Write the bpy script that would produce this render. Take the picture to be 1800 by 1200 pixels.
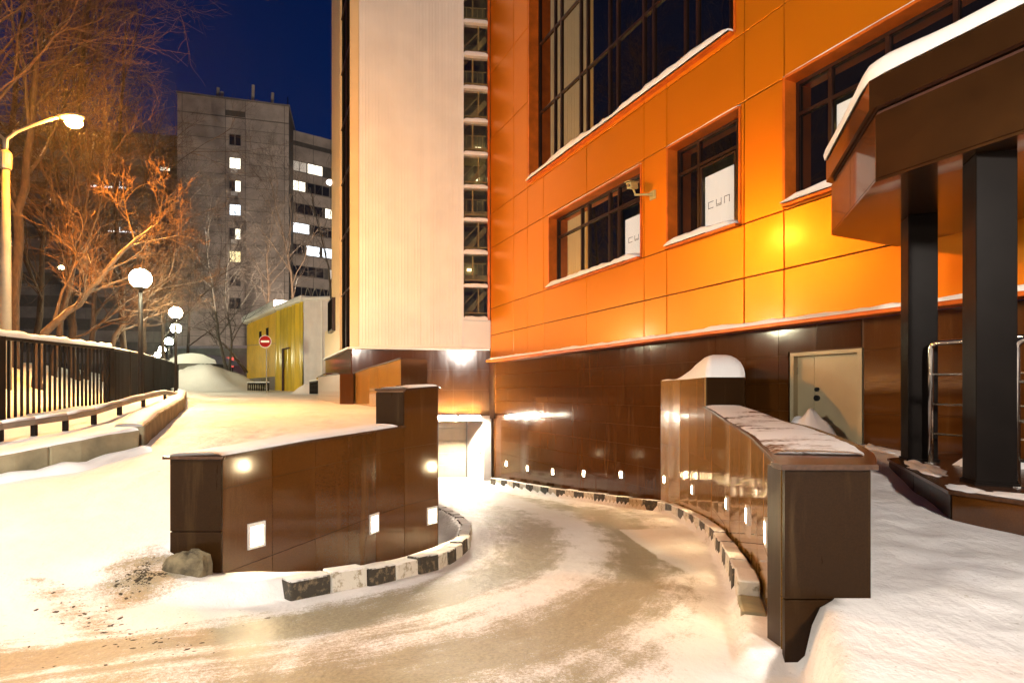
import bpy, bmesh, math, random
from math import radians, sin, cos, pi, sqrt
from mathutils import Vector, noise

for o in list(bpy.data.objects):
    bpy.data.objects.remove(o)
S = bpy.context.scene
COL = S.collection

# ------------------------------------------------------------------ camera
cam_d = bpy.data.cameras.new('camera')
cam_d.lens = 20.0
cam_d.sensor_width = 36.0
cam_d.shift_y = 88 / 1800
cam_d.clip_start = 0.05
cam_d.clip_end = 1000
cam = bpy.data.objects.new('camera', cam_d)
cam.rotation_euler = (radians(90), 0, 0)
COL.objects.link(cam)
S.camera = cam

# ------------------------------------------------------------------ night sky, moon-weak sun, exposure
w = bpy.data.worlds.new('World')
S.world = w
w.use_nodes = True
nt = w.node_tree
nt.nodes.clear()
sky = nt.nodes.new('ShaderNodeTexSky')
sky.sky_type = 'NISHITA'
sky.sun_disc = False
sky.sun_elevation = radians(1.0)
sky.sun_rotation = radians(180)
sky.air_density = 1.0
sky.dust_density = 0.0
sky.ozone_density = 7.5
bg = nt.nodes.new('ShaderNodeBackground')
bg.inputs['Strength'].default_value = 0.07
wo = nt.nodes.new('ShaderNodeOutputWorld')
nt.links.new(sky.outputs[0], bg.inputs[0])
nt.links.new(bg.outputs[0], wo.inputs[0])
sun_d = bpy.data.lights.new('sun', 'SUN')
sun_d.energy = 0.01
sun_d.angle = radians(10)
sun_d.color = (0.75, 0.82, 1.0)
sun = bpy.data.objects.new('sun', sun_d)
sun.rotation_euler = (radians(40), 0, radians(20))
COL.objects.link(sun)
S.view_settings.view_transform = 'Standard'
S.view_settings.look = 'None'
S.view_settings.exposure = 0.06
S.view_settings.gamma = 1.0
S.render.engine = 'CYCLES'
S.cycles.use_denoising = True
S.cycles.max_bounces = 8
S.cycles.diffuse_bounces = 3
S.cycles.glossy_bounces = 4
S.cycles.transparent_max_bounces = 12
S.cycles.sample_clamp_indirect = 6.0
S.cycles.sample_clamp_direct = 0.0
S.cycles.caustics_reflective = False
S.cycles.caustics_refractive = False
S.cycles.use_light_tree = True

# ------------------------------------------------------------------ helpers
R = random.Random(7)
F = 1000.0
def V(px, py, Y):
    return Vector(((px - 900) / F * Y, Y, (688 - py) / F * Y))
def interp(pts, t):
    if t <= pts[0][0]:
        return pts[0][1]
    for (a, va), (b, vb) in zip(pts, pts[1:]):
        if t <= b:
            return va + (vb - va) * (t - a) / (b - a)
    return pts[-1][1]
def sm(t):
    t = max(0.0, min(1.0, t))
    return t * t * (3 - 2 * t)
def lerp(a, b, t):
    return a + (b - a) * t
def N3(x, y, z=0.0):
    return noise.noise(Vector((x, y, z)))

class MB:
    def __init__(self):
        self.v = []; self.f = []
    def hexa(self, p):          # 0-3 bottom ring, 4-7 top ring
        n = len(self.v)
        self.v += [Vector(q) for q in p]
        self.f += [(n, n+3, n+2, n+1), (n+4, n+5, n+6, n+7), (n, n+1, n+5, n+4), (n+1, n+2, n+6, n+5), (n+2, n+3, n+7, n+6), (n+3, n, n+4, n+7)]
        return self
    def box(self, x0, x1, y0, y1, z0, z1):
        return self.hexa([(x0, y0, z0), (x1, y0, z0), (x1, y1, z0), (x0, y1, z0), (x0, y0, z1), (x1, y0, z1), (x1, y1, z1), (x0, y1, z1)])
    def beam(self, a, b, w, h, up=Vector((0, 0, 1))):
        a = Vector(a); b = Vector(b)
        d = (b - a).normalized()
        if abs(d.dot(up)) > .98:
            up = Vector((0, 1, 0))
        s = d.cross(up).normalized() * (w / 2)
        u = s.cross(d).normalized() * (h / 2)
        return self.hexa([a - s - u, a + s - u, b + s - u, b - s - u, a - s + u, a + s + u, b + s + u, b - s + u])
    def tube(self, path, rad, n=8, cap=True):
        path = [Vector(p) for p in path]
        if not isinstance(rad, (list, tuple)):
            rad = [rad] * len(path)
        rings = []
        prev = None
        for i, p in enumerate(path):
            d = (path[min(i+1, len(path)-1)] - path[max(i-1, 0)]).normalized()
            if prev is None:
                ref = Vector((0, 0, 1)) if abs(d.z) < .9 else Vector((1, 0, 0))
                s = d.cross(ref).normalized()
            else:
                s = (prev - d * prev.dot(d)).normalized()
            prev = s
            t = d.cross(s)
            st = len(self.v)
            for k in range(n):
                a = 2 * pi * k / n
                self.v.append(p + (s * cos(a) + t * sin(a)) * rad[i])
            rings.append(st)
        for a, b in zip(rings, rings[1:]):
            for k in range(n):
                self.f.append((a + k, a + (k+1) % n, b + (k+1) % n, b + k))
        if cap:
            self.f.append(tuple(rings[0] + k for k in range(n))[::-1])
            self.f.append(tuple(rings[-1] + k for k in range(n)))
        return self
    def lathe(self, c, prof, n=20):
        c = Vector(c)
        st = len(self.v)
        for r, z in prof:
            for k in range(n):
                a = 2 * pi * k / n
                self.v.append(c + Vector((r * cos(a), r * sin(a), z)))
        m = len(prof)
        for i in range(m - 1):
            for k in range(n):
                a = st + i * n; b = a + n
                self.f.append((a + k, a + (k+1) % n, b + (k+1) % n, b + k))
        self.f.append(tuple(st + k for k in range(n))[::-1])
        self.f.append(tuple(st + (m-1) * n + k for k in range(n)))
        return self
    def grid(self, fn, nu, nv):
        st = len(self.v)
        for i in range(nu + 1):
            for j in range(nv + 1):
                self.v.append(Vector(fn(i / nu, j / nv)))
        for i in range(nu):
            for j in range(nv):
                a = st + i * (nv + 1) + j
                self.f.append((a, a + nv + 1, a + nv + 2, a + 1))
        return self
    def build(self, name, mat, parent=None, smooth=False, bevel=0, label=None):
        me = bpy.data.meshes.new(name)
        me.from_pydata([tuple(p) for p in self.v], [], self.f)
        me.materials.append(MAT[mat])
        if smooth:
            for p in me.polygons:
                p.use_smooth = True
        me.update()
        o = bpy.data.objects.new(name, me)
        COL.objects.link(o)
        if parent is not None:
            o.parent = parent
            o.matrix_parent_inverse = parent.matrix_basis.inverted()
        if bevel:
            b = o.modifiers.new('bevel', 'BEVEL')
            b.width = bevel; b.segments = 2; b.limit_method = 'ANGLE'
        if label:
            o['label'] = label
        return o

def tag(o, label, cat, group=None):
    o['label'] = label; o['category'] = cat
    if group:
        o['group'] = group
    return o
def struct(o, kind='structure', label=None, cat=None):
    o['kind'] = kind
    if label:
        o['label'] = label
    if cat:
        o['category'] = cat
    return o
def thing(name, loc, label, cat, group=None):
    o = bpy.data.objects.new(name, None)
    o['kind'] = 'thing'
    o.location = loc
    o.empty_display_size = .2
    COL.objects.link(o)
    return tag(o, label, cat, group)

class Wall:
    """vertical plane through two ground points; s runs along it, n towards the viewer"""
    def __init__(self, P0, P1):
        self.p = Vector((P0[0], P0[1])); q = Vector((P1[0], P1[1]))
        self.d = (q - self.p).normalized()
        n = Vector((self.d.y, -self.d.x))
        if n.dot(-self.p) < 0:
            n = -n
        self.n = n
    def s(self, px):
        r = (px - 900) / F
        # p + d s = (r Y, Y)
        return (r * self.p.y - self.p.x) / (self.d.x - r * self.d.y)
    def z(self, px, py):
        return (688 - py) / F * (self.p.y + self.d.y * self.s(px))
    def pt(self, s, z, n=0.0):
        q = self.p + self.d * s + self.n * n
        return Vector((q.x, q.y, z))
    def slab(self, mb, s0, s1, z0, z1, n0, n1):
        P = self.pt
        return mb.hexa([P(s0, z0, n1), P(s1, z0, n1), P(s1, z0, n0), P(s0, z0, n0), P(s0, z1, n1), P(s1, z1, n1), P(s1, z1, n0), P(s0, z1, n0)])
    def piece(self, name, mat, parent, s0, s1, z0, z1, n0, n1, bevel=0):
        return self.slab(MB(), s0, s1, z0, z1, n0, n1).build(name, mat, parent, bevel=bevel)

def rect_minus(rects, hole):
    out = []
    a0, a1, b0, b1 = hole
    for (u0, u1, z0, z1) in rects:
        if u1 <= a0 or u0 >= a1 or z1 <= b0 or z0 >= b1:
            out.append((u0, u1, z0, z1)); continue
        if u0 < a0: out.append((u0, a0, z0, z1))
        if u1 > a1: out.append((a1, u1, z0, z1))
        m0, m1 = max(u0, a0), min(u1, a1)
        if z0 < b0: out.append((m0, m1, z0, b0))
        if z1 > b1: out.append((m0, m1, b1, z1))
    return [r for r in out if r[1] - r[0] > .04 and r[3] - r[2] > .04]

# ------------------------------------------------------------------ materials
MAT = {}
def newmat(name):
    m = bpy.data.materials.new(name)
    m.use_nodes = True
    MAT[name] = m
    t = m.node_tree
    return m, t, t.nodes['Principled BSDF'], t.nodes['Material Output']
def nd(t, kind, **kw):
    n = t.nodes.new(kind)
    for k, v in kw.items():
        if k in n.inputs:
            n.inputs[k].default_value = v
        else:
            setattr(n, k, v)
    return n
def position(t, scale=(1, 1, 1)):
    g = nd(t, 'ShaderNodeNewGeometry')
    m = nd(t, 'ShaderNodeMapping')
    m.inputs['Scale'].default_value = scale
    t.links.new(g.outputs['Position'], m.inputs['Vector'])
    return m.outputs[0]
def noise_tex(t, vec, scale, detail=4, rough=.55):
    n = nd(t, 'ShaderNodeTexNoise', Scale=scale, Detail=detail, Roughness=rough)
    t.links.new(vec, n.inputs['Vector'])
    return n.outputs['Fac']
def ramp(t, fac, stops):
    r = nd(t, 'ShaderNodeValToRGB')
    e = r.color_ramp.elements
    while len(e) < len(stops):
        e.new(.5)
    for i, (p, c) in enumerate(stops):
        e[i].position = p
        e[i].color = (*c, 1) if len(c) == 3 else c
    t.links.new(fac, r.inputs[0])
    return r.outputs[0]
def mathn(t, op, a, b=None, clamp=False):
    n = nd(t, 'ShaderNodeMath', operation=op)
    n.use_clamp = clamp
    for i, x in enumerate((a, b)):
        if x is None: continue
        if isinstance(x, (int, float)): n.inputs[i].default_value = x
        else: t.links.new(x, n.inputs[i])
    return n.outputs[0]
def mix(t, fac, a, b, blend='MIX'):
    n = nd(t, 'ShaderNodeMix', data_type='RGBA', blend_type=blend)
    for i, x in ((0, fac), (6, a), (7, b)):
        if isinstance(x, (int, float)): n.inputs[i].default_value = x
        elif isinstance(x, tuple): n.inputs[i].default_value = (*x, 1)
        else: t.links.new(x, n.inputs[i])
    return n.outputs[2]
def bump(t, b, h, strength, dist=.01):
    n = nd(t, 'ShaderNodeBump', Strength=strength, Distance=dist)
    t.links.new(h, n.inputs['Height'])
    t.links.new(n.outputs[0], b.inputs['Normal'])
def plain(name, base, rough=.6, metal=0, var=.25, scale=3, bmp=0, bscale=30, stretch=(1, 1, 1), coat=0, objvar=.0, spec=.5, rvar=0):
    m, t, b, out = newmat(name)
    p = position(t, stretch)
    n = noise_tex(t, p, scale)
    lo = tuple(c * (1 - var) for c in base); hi = tuple(min(1, c * (1 + var)) for c in base)
    c = ramp(t, n, [(.3, lo), (.7, hi)])
    if objvar:
        oi = nd(t, 'ShaderNodeObjectInfo')
        v = mathn(t, 'MULTIPLY_ADD', oi.outputs['Random'], objvar * 2)
        v.node.inputs[2].default_value = 1 - objvar
        hsv = nd(t, 'ShaderNodeHueSaturation')
        t.links.new(v, hsv.inputs['Value']); t.links.new(c, hsv.inputs['Color'])
        c = hsv.outputs[0]
    t.links.new(c, b.inputs['Base Color'])
    b.inputs['Metallic'].default_value = metal
    b.inputs['Specular IOR Level'].default_value = spec
    if rvar:
        n2 = noise_tex(t, p, scale * 2.3, 5)
        rr = mathn(t, 'MULTIPLY_ADD', n2, rvar)
        rr.node.inputs[2].default_value = rough - rvar / 2
        t.links.new(rr, b.inputs['Roughness'])
    else:
        b.inputs['Roughness'].default_value = rough
    b.inputs['Coat Weight'].default_value = coat
    b.inputs['Coat Roughness'].default_value = .04
    if bmp:
        bump(t, b, noise_tex(t, p, bscale, 5), bmp)
    return m, t, b
def emit(name, col, strength):
    m, t, b, out = newmat(name)
    b.inputs['Base Color'].default_value = (.8, .8, .8, 1)
    b.inputs['Emission Color'].default_value = (*col, 1)
    b.inputs['Emission Strength'].default_value = strength
    return m
def granite(name, base, rough=.09, streak=.12, coat=0, spec=.75):
    m, t, b, out = newmat(name)
    p = position(t)
    ps = position(t, (3.0, 3.0, .25))
    speck = noise_tex(t, p, 140, 2)
    big = noise_tex(t, p, 2.0, 4)
    st = noise_tex(t, ps, 3.0, 6, .65)
    c1 = ramp(t, speck, [(.3, tuple(c * .8 for c in base)), (.7, tuple(c * 1.25 for c in base))])
    c2 = mix(t, mathn(t, 'MULTIPLY', big, .35), c1, tuple(c * .5 for c in base))
    oi = nd(t, 'ShaderNodeObjectInfo')
    v = mathn(t, 'MULTIPLY_ADD', oi.outputs['Random'], .14); v.node.inputs[2].default_value = .93
    hsv = nd(t, 'ShaderNodeHueSaturation')
    t.links.new(v, hsv.inputs['Value']); t.links.new(c2, hsv.inputs['Color'])
    # dried salt streaks running down the stone
    salt = ramp(t, st, [(.55, (0, 0, 0)), (.8, (1, 1, 1))])
    c3 = mix(t, mathn(t, 'MULTIPLY', salt, .13), hsv.outputs[0], (.32, .20, .08))
    t.links.new(c3, b.inputs['Base Color'])
    rr = mathn(t, 'MULTIPLY_ADD', st, streak); rr.node.inputs[2].default_value = rough - streak * .4
    t.links.new(mathn(t, 'MAXIMUM', rr, .03), b.inputs['Roughness'])
    b.inputs['Specular IOR Level'].default_value = spec
    b.inputs['Coat Weight'].default_value = coat
    b.inputs['Coat Roughness'].default_value = .05
    bump(t, b, noise_tex(t, position(t, (1, 1, .4)), 5, 3), .06, .01)
    return m
granite('granite_brown', (.075, .025, .0042))
granite('granite_lit', (.36, .19, .045), .10, .12, 1.0, 1.0)  # brighter copy of the stone, golden reflections put into its colour
granite('granite_shaded', (.022, .0092, .0022), .28, .12, 0, .15)  # darker copy of the stone, shade of the end faces put into its colour
plain('grout', (.13, .062, .024), .8)
plain('cap_stone', (.055, .024, .011), .25, var=.3, scale=40)

def snowmat(name, base=(.83, .82, .81), b1=.5):
    m, t, b, out = newmat(name)
    p = position(t)
    n = noise_tex(t, p, 1.3, 5)
    c = ramp(t, n, [(.3, tuple(x * .90 for x in base)), (.7, base)])
    t.links.new(c, b.inputs['Base Color'])
    b.inputs['Roughness'].default_value = .55
    b.inputs['Specular IOR Level'].default_value = .3
    h = mathn(t, 'ADD', noise_tex(t, p, 9, 6, .6), mathn(t, 'MULTIPLY', noise_tex(t, p, 60, 3), .08))
    bump(t, b, h, b1, .03)
    return m
snowmat('snow')
snowmat('snow_soft', (.85, .84, .82), .25)

def thin_snow():
    m, t, b, out = newmat('snow_thin')
    p = position(t)
    n = noise_tex(t, position(t, (1.0, 1.3, 1)), 2.4, 7, .6)
    n2 = noise_tex(t, p, 30, 5, .6)
    f = mathn(t, 'ADD', n, mathn(t, 'MULTIPLY', mathn(t, 'SUBTRACT', n2, .5), .35))
    f = ramp(t, f, [(.36, (0, 0, 0)), (.47, (1, 1, 1))])
    c = mix(t, f, (.20, .115, .055), (.82, .80, .78))
    t.links.new(c, b.inputs['Base Color'])
    rr = mathn(t, 'MULTIPLY_ADD', f, .4); rr.node.inputs[2].default_value = .2
    t.links.new(rr, b.inputs['Roughness'])
    bump(t, b, mathn(t, 'ADD', f, mathn(t, 'MULTIPLY', n2, .4)), .5, .02)
thin_snow()
def ground_mat():
    m, t, b, out = newmat('ground_snow')
    p = position(t)
    dirt = nd(t, 'ShaderNodeAttribute', attribute_name='dirt').outputs['Fac']
    lane = nd(t, 'ShaderNodeAttribute', attribute_name='lane').outputs['Fac']
    geo = nd(t, 'ShaderNodeNewGeometry'); sp_ = nd(t, 'ShaderNodeSeparateXYZ'); t.links.new(geo.outputs['Position'], sp_.inputs[0])
    cb = nd(t, 'ShaderNodeCombineXYZ')
    t.links.new(mathn(t, 'MULTIPLY', lane, 9.0), cb.inputs[0]); t.links.new(mathn(t, 'MULTIPLY', sp_.outputs['Y'], .55), cb.inputs[1])
    streak = noise_tex(t, cb.outputs[0], 2.2, 7, .68)
    big = noise_tex(t, p, .9, 5, .6)
    mid = noise_tex(t, position(t, (1.3, .8, 1)), 3.2, 8, .62)
    fine = noise_tex(t, p, 55, 4, .7)
    snow = ramp(t, big, [(.3, (.76, .72, .67)), (.65, (.84, .82, .80))])
    soil = ramp(t, fine, [(.3, (.14, .108, .042)), (.7, (.34, .275, .13))])
    vfine = noise_tex(t, p, 170, 3, .7)
    f = mathn(t, 'ADD', dirt, mathn(t, 'MULTIPLY', mathn(t, 'SUBTRACT', mid, .5), .9))
    f = mathn(t, 'ADD', f, mathn(t, 'MULTIPLY', mathn(t, 'SUBTRACT', fine, .5), .8))
    f = mathn(t, 'ADD', f, mathn(t, 'MULTIPLY', mathn(t, 'SUBTRACT', vfine, .5), .6))
    f = mathn(t, 'ADD', f, mathn(t, 'MULTIPLY', mathn(t, 'SUBTRACT', streak, .5), .9))
    f = ramp(t, f, [(.38, (0, 0, 0)), (.66, (1, 1, 1))])
    c = mix(t, mathn(t, 'MULTIPLY', f, .85), snow, soil)
    # scattered grit
    grit = ramp(t, noise_tex(t, p, 38, 2), [(.70, (0, 0, 0)), (.74, (1, 1, 1))])
    c = mix(t, mathn(t, 'MULTIPLY', grit, .35), c, (.22, .14, .07))
    t.links.new(c, b.inputs['Base Color'])
    rr = mathn(t, 'MULTIPLY_ADD', f, -.12); rr.node.inputs[2].default_value = .62
    t.links.new(rr, b.inputs['Roughness'])
    b.inputs['Specular IOR Level'].default_value = .35
    foot = noise_tex(t, position(t, (1, 1, 1)), 6.5, 3, .5)
    h = mathn(t, 'ADD', mathn(t, 'MULTIPLY', mid, .8), mathn(t, 'MULTIPLY', fine, .10))
    h = mathn(t, 'ADD', h, mathn(t, 'MULTIPLY', foot, .5))
    bump(t, b, h, .6, .05)
ground_mat()

def orange():
    m, t, b, out = newmat('orange_panel')
    oi = nd(t, 'ShaderNodeObjectInfo')
    v = mathn(t, 'MULTIPLY_ADD', oi.outputs['Random'], .10); v.node.inputs[2].default_value = .95
    hsv = nd(t, 'ShaderNodeHueSaturation')
    hsv.inputs['Color'].default_value = (.76, .235, .003, 1)
    t.links.new(v, hsv.inputs['Value'])
    n = noise_tex(t, position(t), .8, 3)
    c = mix(t, mathn(t, 'MULTIPLY', n, .25), hsv.outputs[0], (.68, .17, .002))
    t.links.new(c, b.inputs['Base Color'])
    b.inputs['Metallic'].default_value = .55
    dst = noise_tex(t, position(t, (6, 6, .5)), 1.6, 6, .6)
    rr_o = mathn(t, 'MULTIPLY_ADD', dst, .14); rr_o.node.inputs[2].default_value = .28
    t.links.new(rr_o, b.inputs['Roughness'])
    b.inputs['Coat Weight'].default_value = .15
    b.inputs['Coat Roughness'].default_value = .14
    bump(t, b, noise_tex(t, position(t), 1.6, 2), .08, .02)
orange()
plain('orange_trim', (.62, .13, .01), .35, .3)
plain('panel_gap', (.05, .012, .004), .8)
plain('bronze', (.13, .055, .014), .24, .85, var=.15, coat=.5, rvar=.10)
plain('column_metal', (.008, .006, .005), .36, .0, var=.2, rvar=.12, spec=.03)
plain('window_frame', (.028, .012, .008), .3, .3)
plain('siding_white', (.80, .77, .70), .38, var=.06, scale=1.2, objvar=.02, spec=.5)
plain('siding_beige', (.74, .56, .30), .32, var=.06, scale=1.2)
plain('white_metal', (.80, .78, .74), .4, var=.05)
plain('garage_beige', (.60, .52, .36), .35, var=.1, rvar=.1)
plain('door_cream', (.50, .42, .25), .4, var=.12, scale=1.5, rvar=.1)
plain('black_plastic', (.012, .012, .012), .35)
plain('steel', (.62, .58, .52), .22, 1.0, var=.1, rvar=.12)
plain('black_iron', (.010, .008, .007), .5, .0, var=.3, spec=.1)
plain('galvanised', (.28, .25, .20), .4, .6, rvar=.2)
plain('concrete', (.22, .19, .115), .85, var=.35, scale=4, bmp=.5, bscale=18)
plain('mossy_concrete', (.13, .105, .06), .9, var=.6, scale=14, bmp=.8, bscale=26)
plain('concrete_pole', (.22, .18, .13), .7, var=.2)
def curbmat(name, base, worn, amount):
    m, t, b, out = newmat(name)
    p = position(t)
    n = noise_tex(t, p, 16, 7, .7)
    c = mix(t, ramp(t, n, [(.52, (0, 0, 0)), (.62, (1, 1, 1))]), base, worn)
    g_ = nd(t, 'ShaderNodeNewGeometry'); sx_ = nd(t, 'ShaderNodeSeparateXYZ')
    t.links.new(g_.outputs['Normal'], sx_.inputs[0])
    f = mathn(t, 'ADD', mathn(t, 'MULTIPLY', sx_.outputs['Z'], .55), mathn(t, 'MULTIPLY', noise_tex(t, p, 6, 6, .65), .75))
    f = ramp(t, f, [(.56, (0, 0, 0)), (.64, (1, 1, 1))])
    c = mix(t, mathn(t, 'MULTIPLY', f, amount), c, (.80, .78, .75))
    t.links.new(c, b.inputs['Base Color'])
    b.inputs['Roughness'].default_value = .8
    bump(t, b, n, .6, .02)
curbmat('curb_white', (.58, .54, .46), (.28, .23, .15), .9)
curbmat('curb_black', (.035, .028, .018), (.16, .12, .07), .85)
plain('yellow_wall', (.82, .48, .012), .5, var=.12, scale=1.5)
plain('yellow_film', (.66, .46, .04), .25, var=.25, scale=1.2, bmp=.6, bscale=3, stretch=(1, 1, .25))
plain('tarp_white', (.74, .70, .68), .55, var=.08, scale=1.5, bmp=.5, bscale=2.2)
plain('slab_grey', (.26, .22, .19), .85, var=.22, scale=.8, objvar=.10, bmp=.2, bscale=6)
plain('slab_dark', (.15, .13, .115), .85, var=.25, scale=.8, objvar=.08)
plain('seam', (.05, .045, .04), .9)
plain('sign_red', (.38, .009, .005), .7, var=.05, spec=.1)
plain('sign_white', (.85, .85, .82), .4, var=.05)
plain('letter_grey', (.33, .31, .29), .6)
plain('soil', (.055, .042, .024), .95, var=.5, scale=20, bmp=.6)
plain('interior', (.34, .29, .16), .7)
plain('stair_steel', (.55, .45, .20), .5)
plain('ac_white', (.6, .58, .54), .5)
plain('yellow_camera', (.52, .40, .14), .45)
plain('mint_wall', (.40, .46, .36), .8, var=.15)

def bark(name, base, snowy):
    m, t, b, out = newmat(name)
    p = position(t, (1, 1, .35))
    n = noise_tex(t, p, 14, 5)
    c = ramp(t, n, [(.3, tuple(x * .5 for x in base)), (.7, tuple(x * 1.4 for x in base))])
    g = nd(t, 'ShaderNodeNewGeometry')
    sx = nd(t, 'ShaderNodeSeparateXYZ')
    t.links.new(g.outputs['Normal'], sx.inputs[0])
    f = mathn(t, 'ADD', sx.outputs['Z'], mathn(t, 'MULTIPLY', mathn(t, 'SUBTRACT', noise_tex(t, position(t), 3.0, 4), .5), 1.6))
    f = ramp(t, f, [(.55, (0, 0, 0)), (.7, (1, 1, 1))])
    c = mix(t, mathn(t, 'MULTIPLY', f, snowy), c, (.8, .8, .78))
    t.links.new(c, b.inputs['Base Color'])
    b.inputs['Roughness'].default_value = .85
    bump(t, b, n, .5, .02)
bark('bark', (.065, .038, .020), .45)
bark('twig', (.095, .044, .014), .03)  # orange of the sodium light put into the twig colour
bark('twig_far', (.028, .018, .011), .0)  # darkened twig copy, offsets the floodlight on the far trees
bark('birch_bark', (.075, .064, .050), .25)

def glass(name, tint, refl, rough=.015, trans=0.0):
    """coated pane: a fixed mirror share over a dark or clear body"""
    m, t, b, out = newmat(name)
    t.nodes.remove(b)
    gl = nd(t, 'ShaderNodeBsdfGlossy', Roughness=rough)
    gl.inputs['Color'].default_value = (*tint, 1)
    if trans:
        body = nd(t, 'ShaderNodeBsdfTransparent')
        body.inputs['Color'].default_value = (trans, trans * .97, trans * .9, 1)
    else:
        body = nd(t, 'ShaderNodeBsdfDiffuse')
        body.inputs['Color'].default_value = (.006, .005, .005, 1)
    ms = nd(t, 'ShaderNodeMixShader')
    fr = nd(t, 'ShaderNodeFresnel', IOR=1.5)
    gm = nd(t, 'ShaderNodeNewGeometry')
    f = mathn(t, 'ADD', fr.outputs[0], refl, True)
    f = mathn(t, 'MULTIPLY', f, mathn(t, 'SUBTRACT', 1.0, gm.outputs['Backfacing']))
    t.links.new(f, ms.inputs[0])
    t.links.new(body.outputs[0], ms.inputs[1])
    t.links.new(gl.outputs[0], ms.inputs[2])
    t.links.new(ms.outputs[0], out.inputs['Surface'])
glass('glass_mirror', (.85, .78, .52), .36)
glass('glass_dark', (.9, .85, .75), .06)
glass('glass_clear', (.9, .88, .8), .05, .015, .85)
glass('glass_far', (.5, .5, .55), .10, .1)

emit('globe_glow', (1.0, .91, .60), 400)
emit('globe_fill_side', (1.0, .89, .76), 720)
emit('globe_fill_rear', (1.0, .90, .80), 1900)
emit('globe_far', (1.0, .95, .62), 200)
emit('sodium_glow', (1.0, .36, .03), 6000)
emit('tube_glow', (1.0, .90, .70), 1400)
emit('step_glow', (1.0, .76, .42), 260)
emit('lit_white', (1.0, .93, .74), 2.2)
emit('lit_blue', (.78, .90, 1.0), 2.0)
emit('lit_yellow', (1.0, .82, .32), 1.3)
emit('lit_dim', (.8, .7, .5), .12)
emit('blind_lit', (.92, .95, 1.0), .75)
emit('red_glow', (1.0, .10, .06), 1.6)
emit('white_glow', (1.0, .97, .9), 14)
emit('flood_glow', (1.0, .82, .64), 15000)
emit('stair_glow', (1.0, .85, .5), 5)
emit('small_lamp', (1.0, .75, .35), 40)

# ------------------------------------------------------------------ terrain
FD = Vector((.4276, -.9040))                 # direction of the orange front, towards the viewer
FA = Wall((-.68, 17.9), (-.68 + .4276, 17.9 - .904))
def xfac(Y): return 7.806 - .473 * Y

ZROAD = [(-30, -1.5), (0, -1.3), (2.5, -1.24), (4, -1.03), (6, -.69), (8, -.52), (12, -.37), (18, -.22), (30, 0), (45, .35), (80, 1.2), (300, 3)]
ZRAMP = [(-30, -1.5), (0, -1.28), (2.5, -1.25), (4, -1.4), (5.8, -1.68), (8, -1.92), (10.6, -2.2), (14, -2.55), (17.3, -2.80), (30, -2.82)]
ZYARD = [(-30, -1.2), (0, -1.06), (2.5, -.935), (4, -.88), (6, -.76), (7.3, -.66), (9, -.62), (30, -.6)]
XK = [(-30, -30), (0, -9), (4.2, -5.6), (5.2, -4.7), (5.75, -4.35), (6.4, -4.15), (6.7, -4.3), (9, -5.4), (12, -6.9), (18, -10.3), (27, -16), (45, -27), (80, -50), (300, -190)]
LW = [(4.03, -2.075), (4.72, -1.69), (5.2, -1.5), (5.63, -1.34), (6.05, -1.09), (6.32, -.84), (6.7, -.86), (7.5, -1.05), (9, -1.27), (12, -1.69), (17.9, -2.52)]
RW = [(2.58, 1.24), (3.14, 1.44), (4.16, 1.79), (5.3, 2.13), (6.4, 2.44), (7.3, 2.62), (8, 2.72), (8.8, 2.82), (9.7, 2.86), (10.6, 2.79)]
CL = [(1.6, -9), (2.2, -6), (2.7, -3.6), (3.2, -2.1), (3.7, -1.44), (4.2, -1.0), (5, -.61), (6.2, -.46), (7.3, -.5), (8.4, -.72), (10.6, -1.37), (17.9, -2.32)]
CRO = .19
def xcr(Y):
    if Y < 10.6:
        if Y < 2.58:
            return 1.05 - (2.58 - Y) * .3
        return interp(RW, Y) - CRO
    return xfac(Y) - .15 - CRO
FEET = []
_fr = random.Random(31)
def footsteps(x0, y0, x1, y1):
    L = sqrt((x1 - x0) ** 2 + (y1 - y0) ** 2); n = int(L / .36)
    dx, dy = (x1 - x0) / L, (y1 - y0) / L
    for i in range(n):
        sd_ = .09 * (1 if i % 2 else -1)
        a = math.atan2(dy, dx) + _fr.uniform(-.2, .2)
        FEET.append((x0 + dx * L * i / n - dy * sd_ + _fr.gauss(0, .03), y0 + dy * L * i / n + dx * sd_ + _fr.gauss(0, .03), cos(a), sin(a)))
footsteps(1.9, 1.3, 3.0, 6.6); footsteps(2.6, 1.4, 2.45, 5.6); footsteps(2.0, 2.2, 3.3, 2.6)
footsteps(-3.6, 2.2, -3.3, 8.5); footsteps(-2.9, 9.5, -3.9, 2.4); footsteps(-4.4, 3.2, -2.9, 3.5)
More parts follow.
